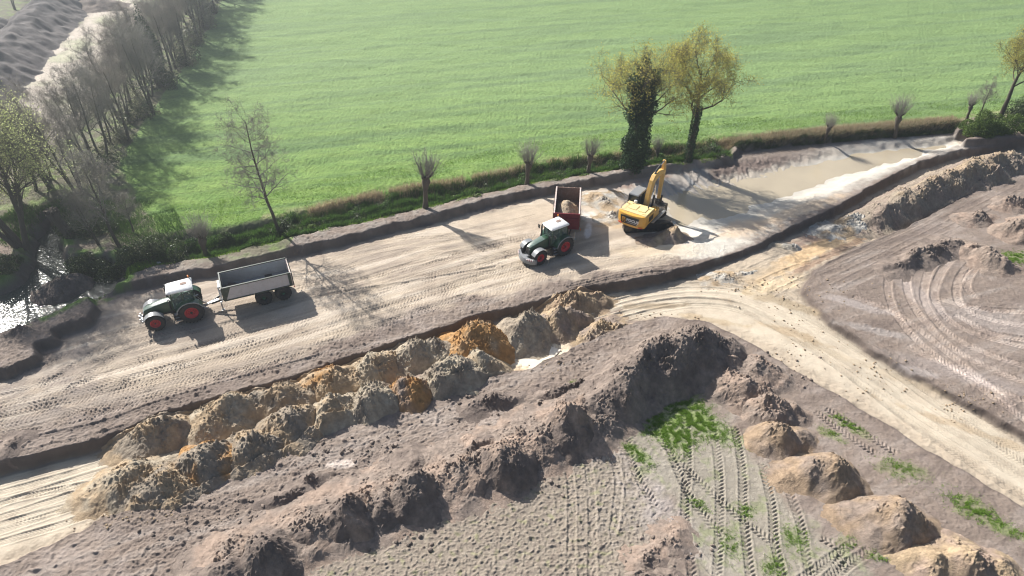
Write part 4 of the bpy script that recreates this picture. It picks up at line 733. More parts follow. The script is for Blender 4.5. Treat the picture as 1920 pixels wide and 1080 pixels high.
Q = scatter(atl([(530, 408), (600, 392), (700, 368), (790, 350), (850, 345), (960, 322), (1010, 308), (1090, 300), (1150, 294), (1240, 280), (1300, 272), (1370, 262), (1460, 256), (1540, 248), (1680, 236), (1800, 226)], UB), (-1.1, .5), 42000, rg); Q = Q[noise(Q[:, 0], Q[:, 1], 2.2, 9) > -.35]
grass('dry_grass', 'pale dry grass and dead brush along the upper edge of the ditch', Q, .62, .016, 'dryblade', rg, .45)
Q = scatter(atl([(1372, 268), (1460, 258), (1540, 252), (1680, 240), (1800, 232)], UB), (-.9, .6), 12000, rg); grass('bank_brush', 'dark tangled brush hanging on the crest of the high bank above the pond', Q, .5, .02, 'bramble', rg, .6)
Q = scatter(hu, (.2, 5.5), 45000, rg); Q = Q[samp(SD['M'], Q[:, 0], Q[:, 1]) > .2]; grass('meadow_grass', 'fresh green meadow grass near the ditch', Q, .14, .018, 'brightblade', rg, .5)
Q = []
for px, py, rx, ry, ro, s_ in GP:
    c = at(px, py, 0); m = int(5000 * rx * ry * s_); q = rg.normal(size=(m, 2)) * [rx * .55, ry * .55]; a = R(ro); Q.append(np.stack([c[0] + q[:, 0] * math.cos(a) - q[:, 1] * math.sin(a), c[1] + q[:, 0] * math.sin(a) + q[:, 1] * math.cos(a)], 1))
Q = np.concatenate(Q); Q = Q[noise(Q[:, 0], Q[:, 1], .38, 13) > .0]
grass('weeds', 'bright green weeds and grass in patches on the rutted topsoil', Q, .12, .014, 'brightblade', rg, .8, sub=.02)
Q = scatter(atl([(40, 575), (90, 575), (150, 562), (240, 522), (300, 500)], 0), (-.9, .9), 9000, rg); k = (samp(SD['S'], Q[:, 0], Q[:, 1]) < -.1); Q = Q[k]; grass('stream_grass', 'bright green grass tufts on the banks of the stream', Q, .22, .02, 'brightblade', rg)
Q = scatter(atl([(-20, 470), (20, 445), (60, 430), (90, 400), (150, 420), (270, 420), (290, 470)], 0), (-3, 3), 16000, rg); Q = Q[samp(SD['S'], Q[:, 0], Q[:, 1]) < -.3]; grass('rough_grass', 'rough mixed grass under the willows and brambles', Q, .3, .02, 'blade', rg)

# bushy clumps of nettle and bramble in the ditch
dr = np.random.default_rng(8); dl = resamp(atl([(415, 452), (540, 425), (650, 400), (800, 368), (900, 350), (1000, 328), (1100, 314), (1170, 305), (1290, 290), (1372, 276)], UB), 60)
dp = []
for i in range(60):
    x, y = dl[i] + dr.normal(size=2) * [.6, .45]; lab = 'dark green clump of nettles and brambles in the ditch below the meadow'
    if i < 3: o = cluster('ditch_bush', lab, 'bush', (x, y, gz(x, y) - .05), .95, .8, .95, 2200, .13, ('shrub', 'bramble', 'blade')[i], 90 + i, 'clumps in the ditch', 60); dp.append(o)
    else: o = copy_tree(dp[i % 3]); o.location = (x, y, gz(x, y) - .05); o.rotation_euler.z = i * 2.1; s_ = dr.uniform(.7, 1.35); o.scale = (s_ * 1.3, s_, s_)
# ------------------------------------------------------------------ vehicles
class MB:
    def __init__(s): s.v = []; s.f = []
    def add(s, V, F, M=None):
        b = len(s.v); s.v += [tuple(M @ Vector(p)) if M else tuple(p) for p in V]; s.f += [[b + i for i in f] for f in F]; return s
    def box(s, c, d, rz=0, ry=0, rx=0, taper=(1, 1)):
        x, y, z = d[0] / 2, d[1] / 2, d[2] / 2; tx, ty = taper
        V = [(-x, -y, -z), (x, -y, -z), (x, y, -z), (-x, y, -z), (-x * tx, -y * ty, z), (x * tx, -y * ty, z), (x * tx, y * ty, z), (-x * tx, y * ty, z)]
        M = Matrix.Translation(c) @ Matrix.Rotation(rz, 4, 'Z') @ Matrix.Rotation(ry, 4, 'Y') @ Matrix.Rotation(rx, 4, 'X')
        return s.add(V, [(0, 3, 2, 1), (4, 5, 6, 7), (0, 1, 5, 4), (1, 2, 6, 5), (2, 3, 7, 6), (3, 0, 4, 7)], M)
    def prism(s, prof, y0, y1, prof2=None):           # profile in x,z extruded along y
        n = len(prof); p2 = prof2 or prof
        return s.add([(x, y0, z) for x, z in prof] + [(x, y1, z) for x, z in p2], [list(range(n))[::-1], list(range(n, 2 * n))] + [(i, (i + 1) % n, n + (i + 1) % n, n + i) for i in range(n)])
    def bar(s, a, b, r, k=8, r2=None):
        a = Vector(a); b = Vector(b); q = (b - a).to_track_quat('Z', 'Y'); L = (b - a).length; r2 = r if r2 is None else r2
        V = [(rr * math.cos(i * 2 * math.pi / k), rr * math.sin(i * 2 * math.pi / k), z) for z, rr in ((0, r), (L, r2)) for i in range(k)]
        return s.add(V, [list(range(k))[::-1], list(range(k, 2 * k))] + [(i, (i + 1) % k, k + (i + 1) % k, k + i) for i in range(k)], Matrix.Translation(a) @ q.to_matrix().to_4x4())
    def beam(s, a, b, w, h, w2=None, h2=None):        # box between two points, w across, h in the plane
        a = Vector(a); b = Vector(b); d = (b - a); q = d.to_track_quat('X', 'Z'); L = d.length; w2 = w2 or w; h2 = h2 or h
        V = [(0, -w / 2, -h / 2), (0, w / 2, -h / 2), (0, w / 2, h / 2), (0, -w / 2, h / 2), (L, -w2 / 2, -h2 / 2), (L, w2 / 2, -h2 / 2), (L, w2 / 2, h2 / 2), (L, -w2 / 2, h2 / 2)]
        return s.add(V, [(0, 1, 2, 3), (7, 6, 5, 4), (0, 4, 5, 1), (1, 5, 6, 2), (2, 6, 7, 3), (3, 7, 4, 0)], Matrix.Translation(a) @ q.to_matrix().to_4x4())
    def lathe(s, prof, c, k=36, side=1):              # profile (r, y) revolved round the y axis at c
        n = len(prof); V = [(c[0] + r * math.cos(i * 2 * math.pi / k), c[1] + y * side, c[2] + r * math.sin(i * 2 * math.pi / k)) for i in range(k) for r, y in prof]
        return s.add(V, [(i * n + j, i * n + j + 1, ((i + 1) % k) * n + j + 1, ((i + 1) % k) * n + j) for i in range(k) for j in range(n - 1)])
    def arc(s, c, r0, r1, a0, a1, y0, y1, n=14):      # curved fender strip
        V = []; 
        for i in range(n + 1):
            a = R(a0 + (a1 - a0) * i / n)
            for r, y in ((r0, y0), (r0, y1), (r1, y1), (r1, y0)): V.append((c[0] + r * math.cos(a), y, c[2] + r * math.sin(a)))
        F_ = [(4 * i + j, 4 * i + (j + 1) % 4, 4 * i + 4 + (j + 1) % 4, 4 * i + 4 + j) for i in range(n) for j in range(4)] + [(0, 3, 2, 1), (4 * n, 4 * n + 1, 4 * n + 2, 4 * n + 3)]
        return s.add(V, F_)
    def build(s, name, mat, parent=None, bevel=0.0, smooth=False, label=None):
        me = bpy.data.meshes.new(name); me.from_pydata(s.v, [], s.f); bm = bmesh.new(); bm.from_mesh(me); bmesh.ops.recalc_face_normals(bm, faces=bm.faces[:])
        if bevel:
            bmesh.ops.remove_doubles(bm, verts=bm.verts[:], dist=1e-4)
            es = [e for e in bm.edges if len(e.link_faces) == 2 and e.calc_face_angle(0) > .5]
            bmesh.ops.bevel(bm, geom=es, offset=bevel, segments=2, affect='EDGES', clamp_overlap=True)
        bm.to_mesh(me); bm.free(); me.materials.append(mat if not isinstance(mat, str) else MAT[mat])
        if smooth:
            me.polygons.foreach_set('use_smooth', [True] * len(me.polygons))
            me.set_sharp_from_angle(angle=R(40))
        o = link(name, me, parent)
        if label: o['label'] = label
        return o
MAT['green'] = paint('green_paint', (.010, .060, .028), .34, dirt=.4, dirtcol=(.14, .12, .09), coat=.2)
MAT['hoodhighlight'] = paint('hood_highlight_grey_green', (.10, .15, .125), .28, dirt=.2, coat=.3)
MAT['white'] = paint('white_paint', (.78, .78, .76), .35, dirt=.15)
MAT['red'] = paint('red_rim_paint', (.45, .012, .022), .45, dirt=.3)
MAT['tyre'] = paint('tyre_rubber', (.022, .022, .024), .8, dirt=.45, dirtcol=(.13, .105, .08))
MAT['black'] = paint('black_plastic', (.02, .021, .023), .5, dirt=.3, dirtcol=(.09, .08, .07))
MAT['grey'] = paint('grey_paint', (.22, .23, .24), .35, dirt=.25)
MAT['steel'] = paint('bare_steel', (.42, .43, .44), .35, .6, dirt=.3)
MAT['chrome'] = paint('polished_rod', (.75, .75, .76), .15, 1.0, dirt=.1)
MAT['boxgrey'] = paint('worn_grey_paint', (.52, .49, .49), .5, dirt=.45, dirtcol=(.30, .25, .21))
MAT['boxin'] = paint('scraped_steel_floor', (.30, .32, .34), .35, .35, dirt=.35, dirtcol=(.16, .13, .11))
MAT['darkgreen'] = paint('dark_green_paint', (.012, .035, .028), .45, dirt=.4)
MAT['hubgreen'] = paint('green_hub_paint', (.01, .13, .07), .4, dirt=.2)
MAT['maroon'] = paint('maroon_paint', (.20, .012, .025), .42, dirt=.28, dirtcol=(.16, .09, .07))
MAT['rust'] = paint('rusty_steel', (.20, .12, .09), .8, dirt=.6, dirtcol=(.36, .30, .26))
MAT['rimwhite'] = paint('pale_worn_edge', (.55, .46, .42), .6, dirt=.5, dirtcol=(.28, .16, .12))
MAT['yellow'] = paint('yellow_paint', (.66, .35, .05), .42, dirt=.4, dirtcol=(.5, .42, .28))
MAT['yellowdirty'] = paint('dusty_yellow_paint', (.66, .40, .10), .6, dirt=.75, dirtcol=(.52, .43, .30))
MAT['creamroof'] = paint('pale_yellow_paint', (.72, .56, .26), .5, dirt=.45, dirtcol=(.6, .52, .38))  # paler yellow for the engine cover and its hatches
MAT['track'] = paint('track_steel', (.05, .045, .04), .6, .2, dirt=.8, dirtcol=(.24, .18, .12))
MAT['panel'] = paint('charcoal_panel', (.025, .028, .033), .5, dirt=.08)
MAT['orange'] = paint('amber_lens', (.8, .22, .02), .25, dirt=0)
MAT['redlens'] = paint('red_lens', (.6, .03, .015), .3, dirt=0)
MAT['decal'] = paint('white_lettering', (.85, .85, .85), .5, dirt=0)
MAT['decaly'] = paint('yellow_emblem', (.80, .42, .05), .5, dirt=0)
MAT['seat'] = paint('seat_cloth', (.05, .055, .06), .8, dirt=.1)
m, n, l, b = newmat('tinted_glass'); b.inputs['Base Color'].default_value = (.30, .42, .38, 1); b.inputs['Roughness'].default_value = .03; b.inputs['Transmission Weight'].default_value = .75; b.inputs['IOR'].default_value = 1.25; MAT['glass'] = m
m, n, l, b = newmat('dark_glass'); b.inputs['Base Color'].default_value = (.02, .03, .035, 1); b.inputs['Roughness'].default_value = .08; b.inputs['IOR'].default_value = 1.5; MAT['darkglass'] = m

def wheel(par, x, y, r, w, side, rimmat, rimr, hub=True, lugs=22, mat='tyre'):
    """tyre with chevron lugs; the rim is its child. side=+1 is the outer face toward +y"""
    m = MB(); h = w / 2; rr = r - .05
    m.lathe([(rimr, -h * .75), (rimr + .06, -h * .95), (rr * .86, -h), (rr * .97, -h * .85), (rr, -h * .55), (rr, h * .55), (rr * .97, h * .85), (rr * .86, h), (rimr + .06, h * .95), (rimr, h * .75)], (x, y, r), 44)
    for i in range(lugs):
        for sd in (-1, 1):
            a = (i + (.5 if sd > 0 else 0)) * 2 * math.pi / lugs; M = Matrix.Translation((x, y, r)) @ Matrix.Rotation(-a, 4, 'Y') @ Matrix.Translation((r - .035, sd * h * .47, 0)) @ Matrix.Rotation(sd * R(38), 4, 'X')
            q = MB(); q.box((0, 0, 0), (.075, h * 1.08, .055)); m.add(q.v, q.f, M)
    t = m.build('wheel', mat, par, smooth=False)
    m = MB(); o = side
    m.lathe([(rimr, -h * .70), (rimr + .015, h * .78), (rimr - .03, h * .80), (rimr - .05, h * .55), (rimr * .62, h * .25), (rimr * .60, h * .42), (rimr * .30, h * .45), (rimr * .28, h * .62), (.0, h * .62)], (x, y, r), 36, o)
    m.build('rim', rimmat, t, smooth=True)
    m = MB()
    for k in range(8): a = k * math.pi / 4; m.bar((x + rimr * .45 * math.cos(a), y + o * h * .42, r + rimr * .45 * math.sin(a)), (x + rimr * .45 * math.cos(a), y + o * h * .52, r + rimr * .45 * math.sin(a)), .028, 6)
    m.bar((x, y + o * h * .58, r), (x, y + o * h * .78, r), rimr * .2, 12); m.build('hub', 'black', t)
    return t
def tractor(loc, rz, label, weight):
    o = empty('tractor', loc, rz, label, 'tractor', 'tractors with tipping trailers'); WB = 2.68
    for s in (1, -1): wheel(o, 0, s * .92, .95, .62, s, 'red', .50); wheel(o, WB, s * .88, .72, .50, s, 'red', .37, lugs=20)
    m = MB(); m.box((.55, 0, .95), (1.9, .55, .55)); m.box((1.9, 0, .95), (1.7, .42, .40)); m.bar((0, -.7, .95), (0, .7, .95), .16, 12); m.bar((WB, -.7, .72), (WB, .7, .72), .10, 10); m.box((-.55, 0, .75), (.5, .5, .35)); m.box((-.95, 0, .55), (.5, .12, .12)); m.box((WB, 0, .80), (.4, .35, .3))
    m.build('chassis', 'black', o, .02)
    # bonnet: narrow, rounded, sloping to the nose
    m = MB(); secs = [(1.18, 1.12, 2.02, .40, .33), (1.7, 1.08, 1.98, .40, .33), (2.4, 1.05, 1.86, .38, .31), (3.0, 1.02, 1.70, .36, .28), (3.28, 1.04, 1.56, .30, .22)]
    V = []
    for x, z0, z1, w, wt in secs: V += [(x, -w, z0), (x, -w, z1 - .22), (x, -wt, z1 - .05), (x, -wt * .45, z1), (x, wt * .45, z1), (x, wt, z1 - .05), (x, w, z1 - .22), (x, w, z0)]
    Fc = [(8 * i + j, 8 * i + (j + 1) % 8, 8 * i + 8 + (j + 1) % 8, 8 * i + 8 + j) for i in range(4) for j in range(8)] + [list(range(8)), list(range(32, 40))]
    m.add(V, Fc); m.build('bonnet', 'green', o, .015, True)
    m = MB(); V = []  # paler strip along the bonnet top, a highlight put into the colour
    for x, z0, z1, w, wt in secs[1:]: V += [(x, -wt * .98, z1 - .035), (x, -wt * .45, z1 + .006), (x, wt * .45, z1 + .006), (x, wt * .98, z1 - .035)]
    m.add(V, [(4 * i + j, 4 * i + j + 1, 4 * i + 5 + j, 4 * i + 4 + j) for i in range(3) for j in range(3)]); m.build('bonnet_highlight', 'hoodhighlight', o, 0, True, 'grey green top strip painted as the highlight on the bonnet')
    m = MB(); m.box((3.31, 0, 1.28), (.04, .48, .40)); 
    for s in (1, -1): m.box((2.6, s * .385, 1.30), (.8, .02, .30))
    m.build('grille', 'black', o)
    for s in (1, -1): q = MB(); q.box((3.30, s * .20, 1.40), (.05, .15, .10)); q.build('headlight', 'white', o, .01)
    # cab
    cb = MB(); Z0, Z1 = 1.35, 2.80; fr = [(-.50, .78), (1.15, .62)]
    posts = [((-.52, .76, 1.55), (-.42, .70, Z1)), ((.28, .80, 1.05), (.26, .74, Z1)), ((1.22, .52, 1.2), (1.02, .62, Z1))]
    for s in (1, -1):
        for a, c in posts: cb.beam((a[0], a[1] * s, a[2]), (c[0], c[1] * s, c[2]), .07, .08)
        cb.beam((.28, .80 * s, 1.08), (1.22, .54 * s, 1.22), .06, .08); cb.beam((.28, .80 * s, 1.08), (-.52, .76 * s, 1.55), .06, .08)
    cb.box((.3, 0, 1.18), (1.6, 1.35, .12)); cb.box((-.5, 0, 1.62), (.08, 1.45, .12)); cb.build('cab_frame', 'green', o, .01)
    g = MB()
    for s in (1, -1):
        P = [(.30, .785 * s, 1.15), (1.20, .53 * s, 1.27), (1.02, .61 * s, Z1), (.27, .735 * s, Z1), (-.50, .755 * s, 1.62), (-.41, .695 * s, Z1)]
        g.add(P, [(0, 1, 2, 3), (0, 3, 5, 4)])
    g.add([(1.22, -.52, 1.25), (1.22, .52, 1.25), (1.03, .60, Z1), (1.03, -.60, Z1)], [(0, 1, 2, 3)]); g.add([(-.52, -.74, 1.66), (-.52, .74, 1.66), (-.43, .68, Z1), (-.43, -.68, Z1)], [(0, 1, 2, 3)])
    g.build('windows', 'glass', o)
    q = MB(); q.box((.05, 0, 1.62), (.5, .5, .14)); q.box((-.20, 0, 1.98), (.14, .48, .62), ry=-.12); q.box((.0, -.38, 1.75), (.5, .12, .2)); q.build('seat', 'seat', o, .02)
    q = MB(); q.bar((.85, 0, 1.25), (.65, 0, 1.85), .035); q.bar((.66, 0, 1.86), (.64, 0, 1.90), .20, 16); q.box((.98, 0, 1.6), (.15, .45, .7)); q.build('steering_wheel', 'black', o)
    q = MB(); q.add([(-.62, -.80, 2.80), (1.28, -.74, 2.78), (1.28, .74, 2.78), (-.62, .80, 2.80), (-.64, -.80, 2.94), (1.34, -.72, 2.90), (1.34, .72, 2.90), (-.64, .80, 2.94), (-.50, -.62, 3.06), (1.05, -.56, 3.04), (1.05, .56, 3.04), (-.50, .62, 3.06)], [(0, 3, 2, 1), (0, 1, 5, 4), (1, 2, 6, 5), (2, 3, 7, 6), (3, 0, 4, 7), (4, 5, 9, 8), (5, 6, 10, 9), (6, 7, 11, 10), (7, 4, 8, 11), (8, 9, 10, 11)])
    rf = q.build('roof', 'white', o, .03, True)
    q = MB(); q.box((.0, 0, 3.065), (.45, .30, .03)); q.build('roof_hatch', 'rust', rf)
    q = MB(); q.bar((-.45, -.66, 2.95), (-.45, -.66, 3.12), .02); be = q.build('beacon_post', 'black', o); q = MB(); q.bar((-.45, -.66, 3.12), (-.45, -.66, 3.28), .07, 12, .055); q.build('beacon', 'orange', be, .01)
    for s in (1, -1):
        q = MB(); q.arc((0, 0, .95), 1.02, 1.06, 12, 158, s * .62, s * 1.26, 18); q.build('rear_fender', 'green', o, 0, True); q = MB(); q.arc((0, 0, .95), 1.00, 1.075, 12, 158, s * 1.26, s * 1.31, 18); q.build('fender_edge', 'grey', o)
        q = MB(); q.arc((WB, 0, .72), .80, .835, 28, 150, s * .62, s * 1.14, 12); q.build('front_fender', 'grey', o, 0, True)
        q = MB(); q.box((-.60, s * 1.05, 1.62), (.06, .16, .10)); q.build('tail_light', 'redlens', o)
        q = MB(); q.bar((1.08, s * .65, 2.55), (1.25, s * 1.12, 2.55), .018); q.bar((1.25, s * 1.12, 2.55), (1.25, s * 1.15, 2.30), .018); q.box((1.25, s * 1.18, 2.38), (.06, .20, .36)); q.build('mirror', 'black', o, .01)
        q = MB(); q.box((.95, s * .82, .72), (.75, .34, .48)); q.build('tank', 'darkgreen' if s < 0 else 'black', o, .03)
        q = MB(); 
        for k in range(3): q.box((1.02, s * (1.02 - k * .03), .50 + k * .28), (.36, .24, .035))
        q.build('steps', 'grey', o)
    q = MB(); q.bar((1.45, -.52, 1.25), (1.42, -.54, 2.75), .075, 12); q.bar((1.42, -.54, 2.70), (1.36, -.56, 2.98), .05, 10); q.build('exhaust', 'black', o, 0, True)
    q = MB(); q.bar((1.35, .50, 1.25), (1.33, .52, 2.1), .06, 12); q.bar((1.33, .52, 2.1), (1.33, .52, 2.25), .09, 12); q.build('air_intake', 'black', o, 0, True)
    q = MB()
    for s in (1, -1): q.beam((-.6, s * .30, .75), (-1.15, s * .42, .55), .07, .10); q.beam((-.55, s * .35, 1.45), (-.95, s * .40, .65), .05, .05); q.bar((-.5, s * .28, 1.5), (-.75, s * .34, 1.5), .05)
    q.box((-.62, 0, .52), (.40, .30, .14)); q.build('rear_linkage', 'steel', o, .01)
    q = MB()
    for s in (1, -1): q.beam((3.1, s * .25, .85), (3.62, s * .38, .62), .07, .12); q.bar((3.2, s * .2, 1.15), (3.5, s * .32, .75), .04)
    q.box((3.2, 0, .9), (.25, .5, .4)); q.build('front_linkage', 'black', o, .01)
    if weight:
        q = MB(); n = 14; V = []
        for i in range(n + 1):
            t = -1 + 2 * i / n; x = 3.98 - .62 * abs(t) ** 2.2; y = 1.22 * t; d = .34 - .12 * abs(t)
            V += [(x - d, y * .96, .32), (x, y, .30), (x + .02, y, .62), (x - .06, y, .78), (x - d, y * .96, .78)]
        q.add(V, [(5 * i + j, 5 * i + (j + 1) % 5, 5 * i + 5 + (j + 1) % 5, 5 * i + 5 + j) for i in range(n) for j in range(5)] + [list(range(5)), list(range(5 * n, 5 * n + 5))])
        b = q.build('front_bumper', 'grey', o, .015, True)
        for s in (1, -1):
            q = MB()
            for k in range(4): y = s * (.62 + k * .13); t = abs(y) / 1.22; x = 3.98 - .62 * t ** 2.2 - .015; q.box((x, y, .70), (.10, .05, .20), rz=-s * .55 * t, ry=.3)
            q.build('warning_stripes', 'white' , b)
            q = MB()
            for k in range(3): y = s * (.685 + k * .13); t = abs(y) / 1.22; x = 3.98 - .62 * t ** 2.2 - .015; q.box((x, y, .70), (.098, .05, .20), rz=-s * .55 * t, ry=.3)
            q.build('warning_stripes', 'maroon', b)
        q = MB(); q.box((3.55, 0, .62), (.6, .5, .3)); q.build('weight_block', 'grey', b, .03)
    else:
        q = MB(); q.box((3.62, 0, .68), (.16, .95, .20)); q.box((3.70, 0, .9), (.10, .14, .35)); q.box((3.66, .42, .85), (.12, .08, .3)); q.box((3.66, -.42, .85), (.12, .08, .3)); q.build('hitch_frame', 'steel', o, .01)
    return o
def trailer(loc, rz, label, L, W, z0, z1, kind):
    """origin under the middle of the box; +x toward the tractor"""
    o = empty('tipping_trailer', loc, rz, label, 'trailer', 'tipping trailers'); t = .06; h = z1 - z0; fx = L / 2
    body, inner = ('boxgrey', 'boxin') if kind == 'grey' else ('maroon', 'rust')
    q = MB(); q.box((0, 0, z0 + .04), (L, W, .08)); q.build('floor', inner, o)
    for s in (1, -1):
        q = MB(); q.prism([(-fx, z0), (fx, z0), (fx, z1), (-fx, z1)], s * (W / 2 - t), s * W / 2); sd = q.build('side_wall', body if kind == 'grey' else 'rust', o, .005)
        q = MB(); q.box((0, s * (W / 2 - t / 2), z1 + .035), (L + .05, .13, .09)); q.build('top_rail', 'darkgreen' if kind == 'grey' else 'rimwhite', sd, .01)
        q = MB(); q.box((0, s * (W / 2 - t - .006), z0 + h * .5), (L * .97, .008, h * .88)); q.build('inner_lining', inner, sd)
        q = MB()
        if kind == 'grey':
            q.prism([(fx - .10, z0 + .03), (fx + .01, z0 + .03), (fx + .01, z1 - .02), (fx - .62, z1 - .02), (fx - .50, z1 - .3)], s * (W / 2 + .001), s * (W / 2 + .02)); q.box((-fx + .10, s * (W / 2 + .02), z0 + h / 2), (.22, .06, h)); q.box((0, s * (W / 2 + .02), z0 + .05), (L, .05, .10)); q.build('trim', 'darkgreen', sd)
        else:
            for k in range(7): q.box((-fx + .35 + k * (L - .7) / 6, s * (W / 2 + .045), z0 + h / 2), (.12, .09, h * .98))
            q.build('stake', 'rust', sd, .01)
    q = MB(); q.box((fx + .01, 0, z0 + h / 2), (t, W, h + .10)); fw = q.build('front_wall', body if kind != 'grey' else 'darkgreen', o, .01)
    q = MB(); q.box((fx + .02, 0, z1 + .06), (.10, W + .06, .08)); q.box((fx + .06, 0, z0 + h * .72), (.08, W, .10)); q.box((fx + .06, 0, z0 + .08), (.08, W, .12)); q.box((fx + .06, W / 2 - .06, z0 + h / 2), (.08, .10, h)); q.box((fx + .06, -W / 2 + .06, z0 + h / 2), (.08, .10, h))
    q.build('frame', 'maroon' if kind != 'grey' else 'darkgreen', fw, .01)
    q = MB(); q.box((-fx - .04, 0, z0 + h / 2), (.08, W + .04, h)); tg = q.build('tailgate', 'rust' if kind != 'grey' else 'rimwhite', o, .01)
    q = MB()
    for k in range(5): q.box((-fx - .10, -W / 2 + .1 + k * (W - .2) / 4, z0 + h / 2), (.10, .10, h))
    q.box((-fx - .1, 0, z0 + .1), (.12, W, .12)); q.build('gate_ribs', 'darkgreen' if kind == 'grey' else 'rust', tg)
    q = MB()
    for s in (1, -1): q.box((-.1, s * .45, z0 - .14), (L - .2, .12, .22)); q.beam((fx - .1, s * .45, z0 - .2), (fx + 1.1, s * .12, .68), .10, .16)
    q.box((-fx + 1.55, 0, .82), (2.2, .8, .16)); q.box((fx - .4, 0, z0 - .12), (.15, W * .8, .15)); q.build('chassis', 'black', o, .01)
    q = MB(); q.beam((fx + .5, 0, .80), (fx + 1.75, 0, .60), .22, .16, .14, .12); q.bar((fx + 1.72, 0, .52), (fx + 1.72, 0, .68), .10, 12); q.build('drawbar', 'steel', o, .01)
    q = MB(); q.bar((fx + .35, W / 2 - .3, .35), (fx + .35, W / 2 - .3, 1.15), .055); q.box((fx + .35, W / 2 - .3, .35), (.25, .22, .05)); q.build('jack', 'steel', o)
    if kind == 'grey':
        q = MB(); q.box((fx + .16, .45, z1 + .05), (.16, 1.0, .10)); q.bar((fx + .25, .78, z0), (fx + .25, .78, z1 + .05), .06); q.bar((fx + .22, W / 2 - .1, z0 - .1), (fx + .12, W / 2 - .05, z1), .045); q.build('ram_housing', 'white', o, .01)
    else:
        for s in (1, -1): q = MB(); q.box((fx - .3, s * (W / 2 + .16), z0 - .22), (.12, .05, .16)); q.build('marker_light', 'orange', o)
    for k in (0, 1):
        x = -fx + .85 + k * 1.55
        for s in (1, -1): wheel(o, x, s * (W / 2 - .26), .66, .54, s, 'black' if kind == 'grey' else 'rust', .30, lugs=18)
        q = MB(); q.bar((x, -W / 2 + .3, .66), (x, W / 2 - .3, .66), .08, 10); q.build('axle', 'black', o)
    if kind == 'grey':
        for w_ in [c for c in o.children if c.name.startswith('wheel')]:
            for c in w_.children:
                if c.name.startswith('hub'): c.data.materials[0] = MAT['hubgreen']
    for s in (1, -1):
        q = MB(); q.arc((-fx + .85 + .775, 0, .62), 1.52, 1.55, 30, 150, s * (W / 2 - .5), s * (W / 2), 12)
        V = q.v; q.v = [(x, y, .62 + (z - .62) * .5) for x, y, z in V]; q.build('mudguard', 'black', o)
        q = MB(); q.box((-fx - .12, s * (W / 2 - .25), z0 - .22), (.06, .35, .12)); q.build('tail_light', 'redlens', o)
    return o
def cargo(label, loc, rz, pk, rx, ry, h, c1, c2, seed):
    n = 70; X, Y = np.meshgrid(np.linspace(-rx, rx, n), np.linspace(-ry, ry, n)); q = np.sqrt(((X - pk[0]) / rx) ** 2 + ((Y - pk[1]) / ry) ** 2 + .02)
    Z = h * np.clip(1.05 - q * .85, -.3, 1) + .10 * fbm(X, Y, .6, seed, 3) + .08 * billow(X, Y, .25, seed + 3, 2); edge = np.clip(np.minimum(rx - np.abs(X), ry - np.abs(Y)) / .06, 0, 1); Z = np.maximum(Z, -.02) * edge - .03 * (1 - edge)
    w = np.clip(.5 + fbm(X, Y, .8, seed + 7, 3), 0, 1)[..., None]; col = np.concatenate([np.array(CL[c1]) * (1 - w) + np.array(CL[c2]) * w, np.zeros((n, n, 1))], -1)
    i = np.arange(n * n).reshape(n, n); o = link('soil_load', np_mesh('soil_load', np.stack([X, Y, Z], -1).reshape(-1, 3), [np.stack([i[:-1, :-1], i[:-1, 1:], i[1:, 1:], i[1:, :-1]], -1).reshape(-1, 4)], MAT['heap'], col.reshape(-1, 4), True))
    o.location = loc; o.rotation_euler.z = rz; return tag(o, label, 'soil load')
def hd(dx, dy): return math.atan2(dy, dx)
# left tractor: near rear wheel outer contact (-25.1,41.9), near front (-27.5,40.8)
a1 = hd(-.91, -.415); c1 = np.array([-25.15, 41.95]) + 1.12 * np.array([-.415, .91]) * 1.0
tractor((c1[0], c1[1], gz(*c1)), a1, 'dark green tractor pulling the empty grey trailer on the left', False)
d1 = np.array([math.cos(a1 - .01), math.sin(a1 - .01)]); b1 = c1 - d1 * (1.0 + 1.65 + 2.60)
trailer((b1[0], b1[1], gz(*b1)), a1 - .01, 'empty grey tipping trailer with dark wheels and green hubs behind the left tractor', 5.25, 2.35, 1.30, 2.50, 'grey')
cargo('thin brown soil left in the front corner of the empty grey trailer', (b1[0] + d1[0] * 1.45, b1[1] + d1[1] * 1.45, gz(*b1) + 1.39), a1, (.5, .4), 1.15, 1.08, .30, 'brown', 'dark', 201)
a2 = hd(-.82, -.57); c2 = np.array([4.75, 51.35]) + 1.10 * np.array([-.57, .82])
tractor((c2[0], c2[1], gz(*c2)), a2, 'dark green tractor with wide rounded front bumper, ahead of the maroon trailer', True)
a3 = hd(-.10, -.99); d3 = np.array([math.cos(a3), math.sin(a3)]); b3 = np.array([5.22, 56.35])
trailer((b3[0], b3[1], gz(*b3)), a3, 'maroon tipping trailer with worn pale edges, partly loaded, beside the excavator', 5.0, 2.35, 1.25, 2.75, 'red')
cargo('tan heap of freshly loaded soil inside the maroon trailer', (b3[0] - d3[0] * .1, b3[1] - d3[1] * .1, gz(*b3) + 1.34), a3, (.2, -.1), 2.0, 1.08, 1.45, 'tan', 'grey', 211)

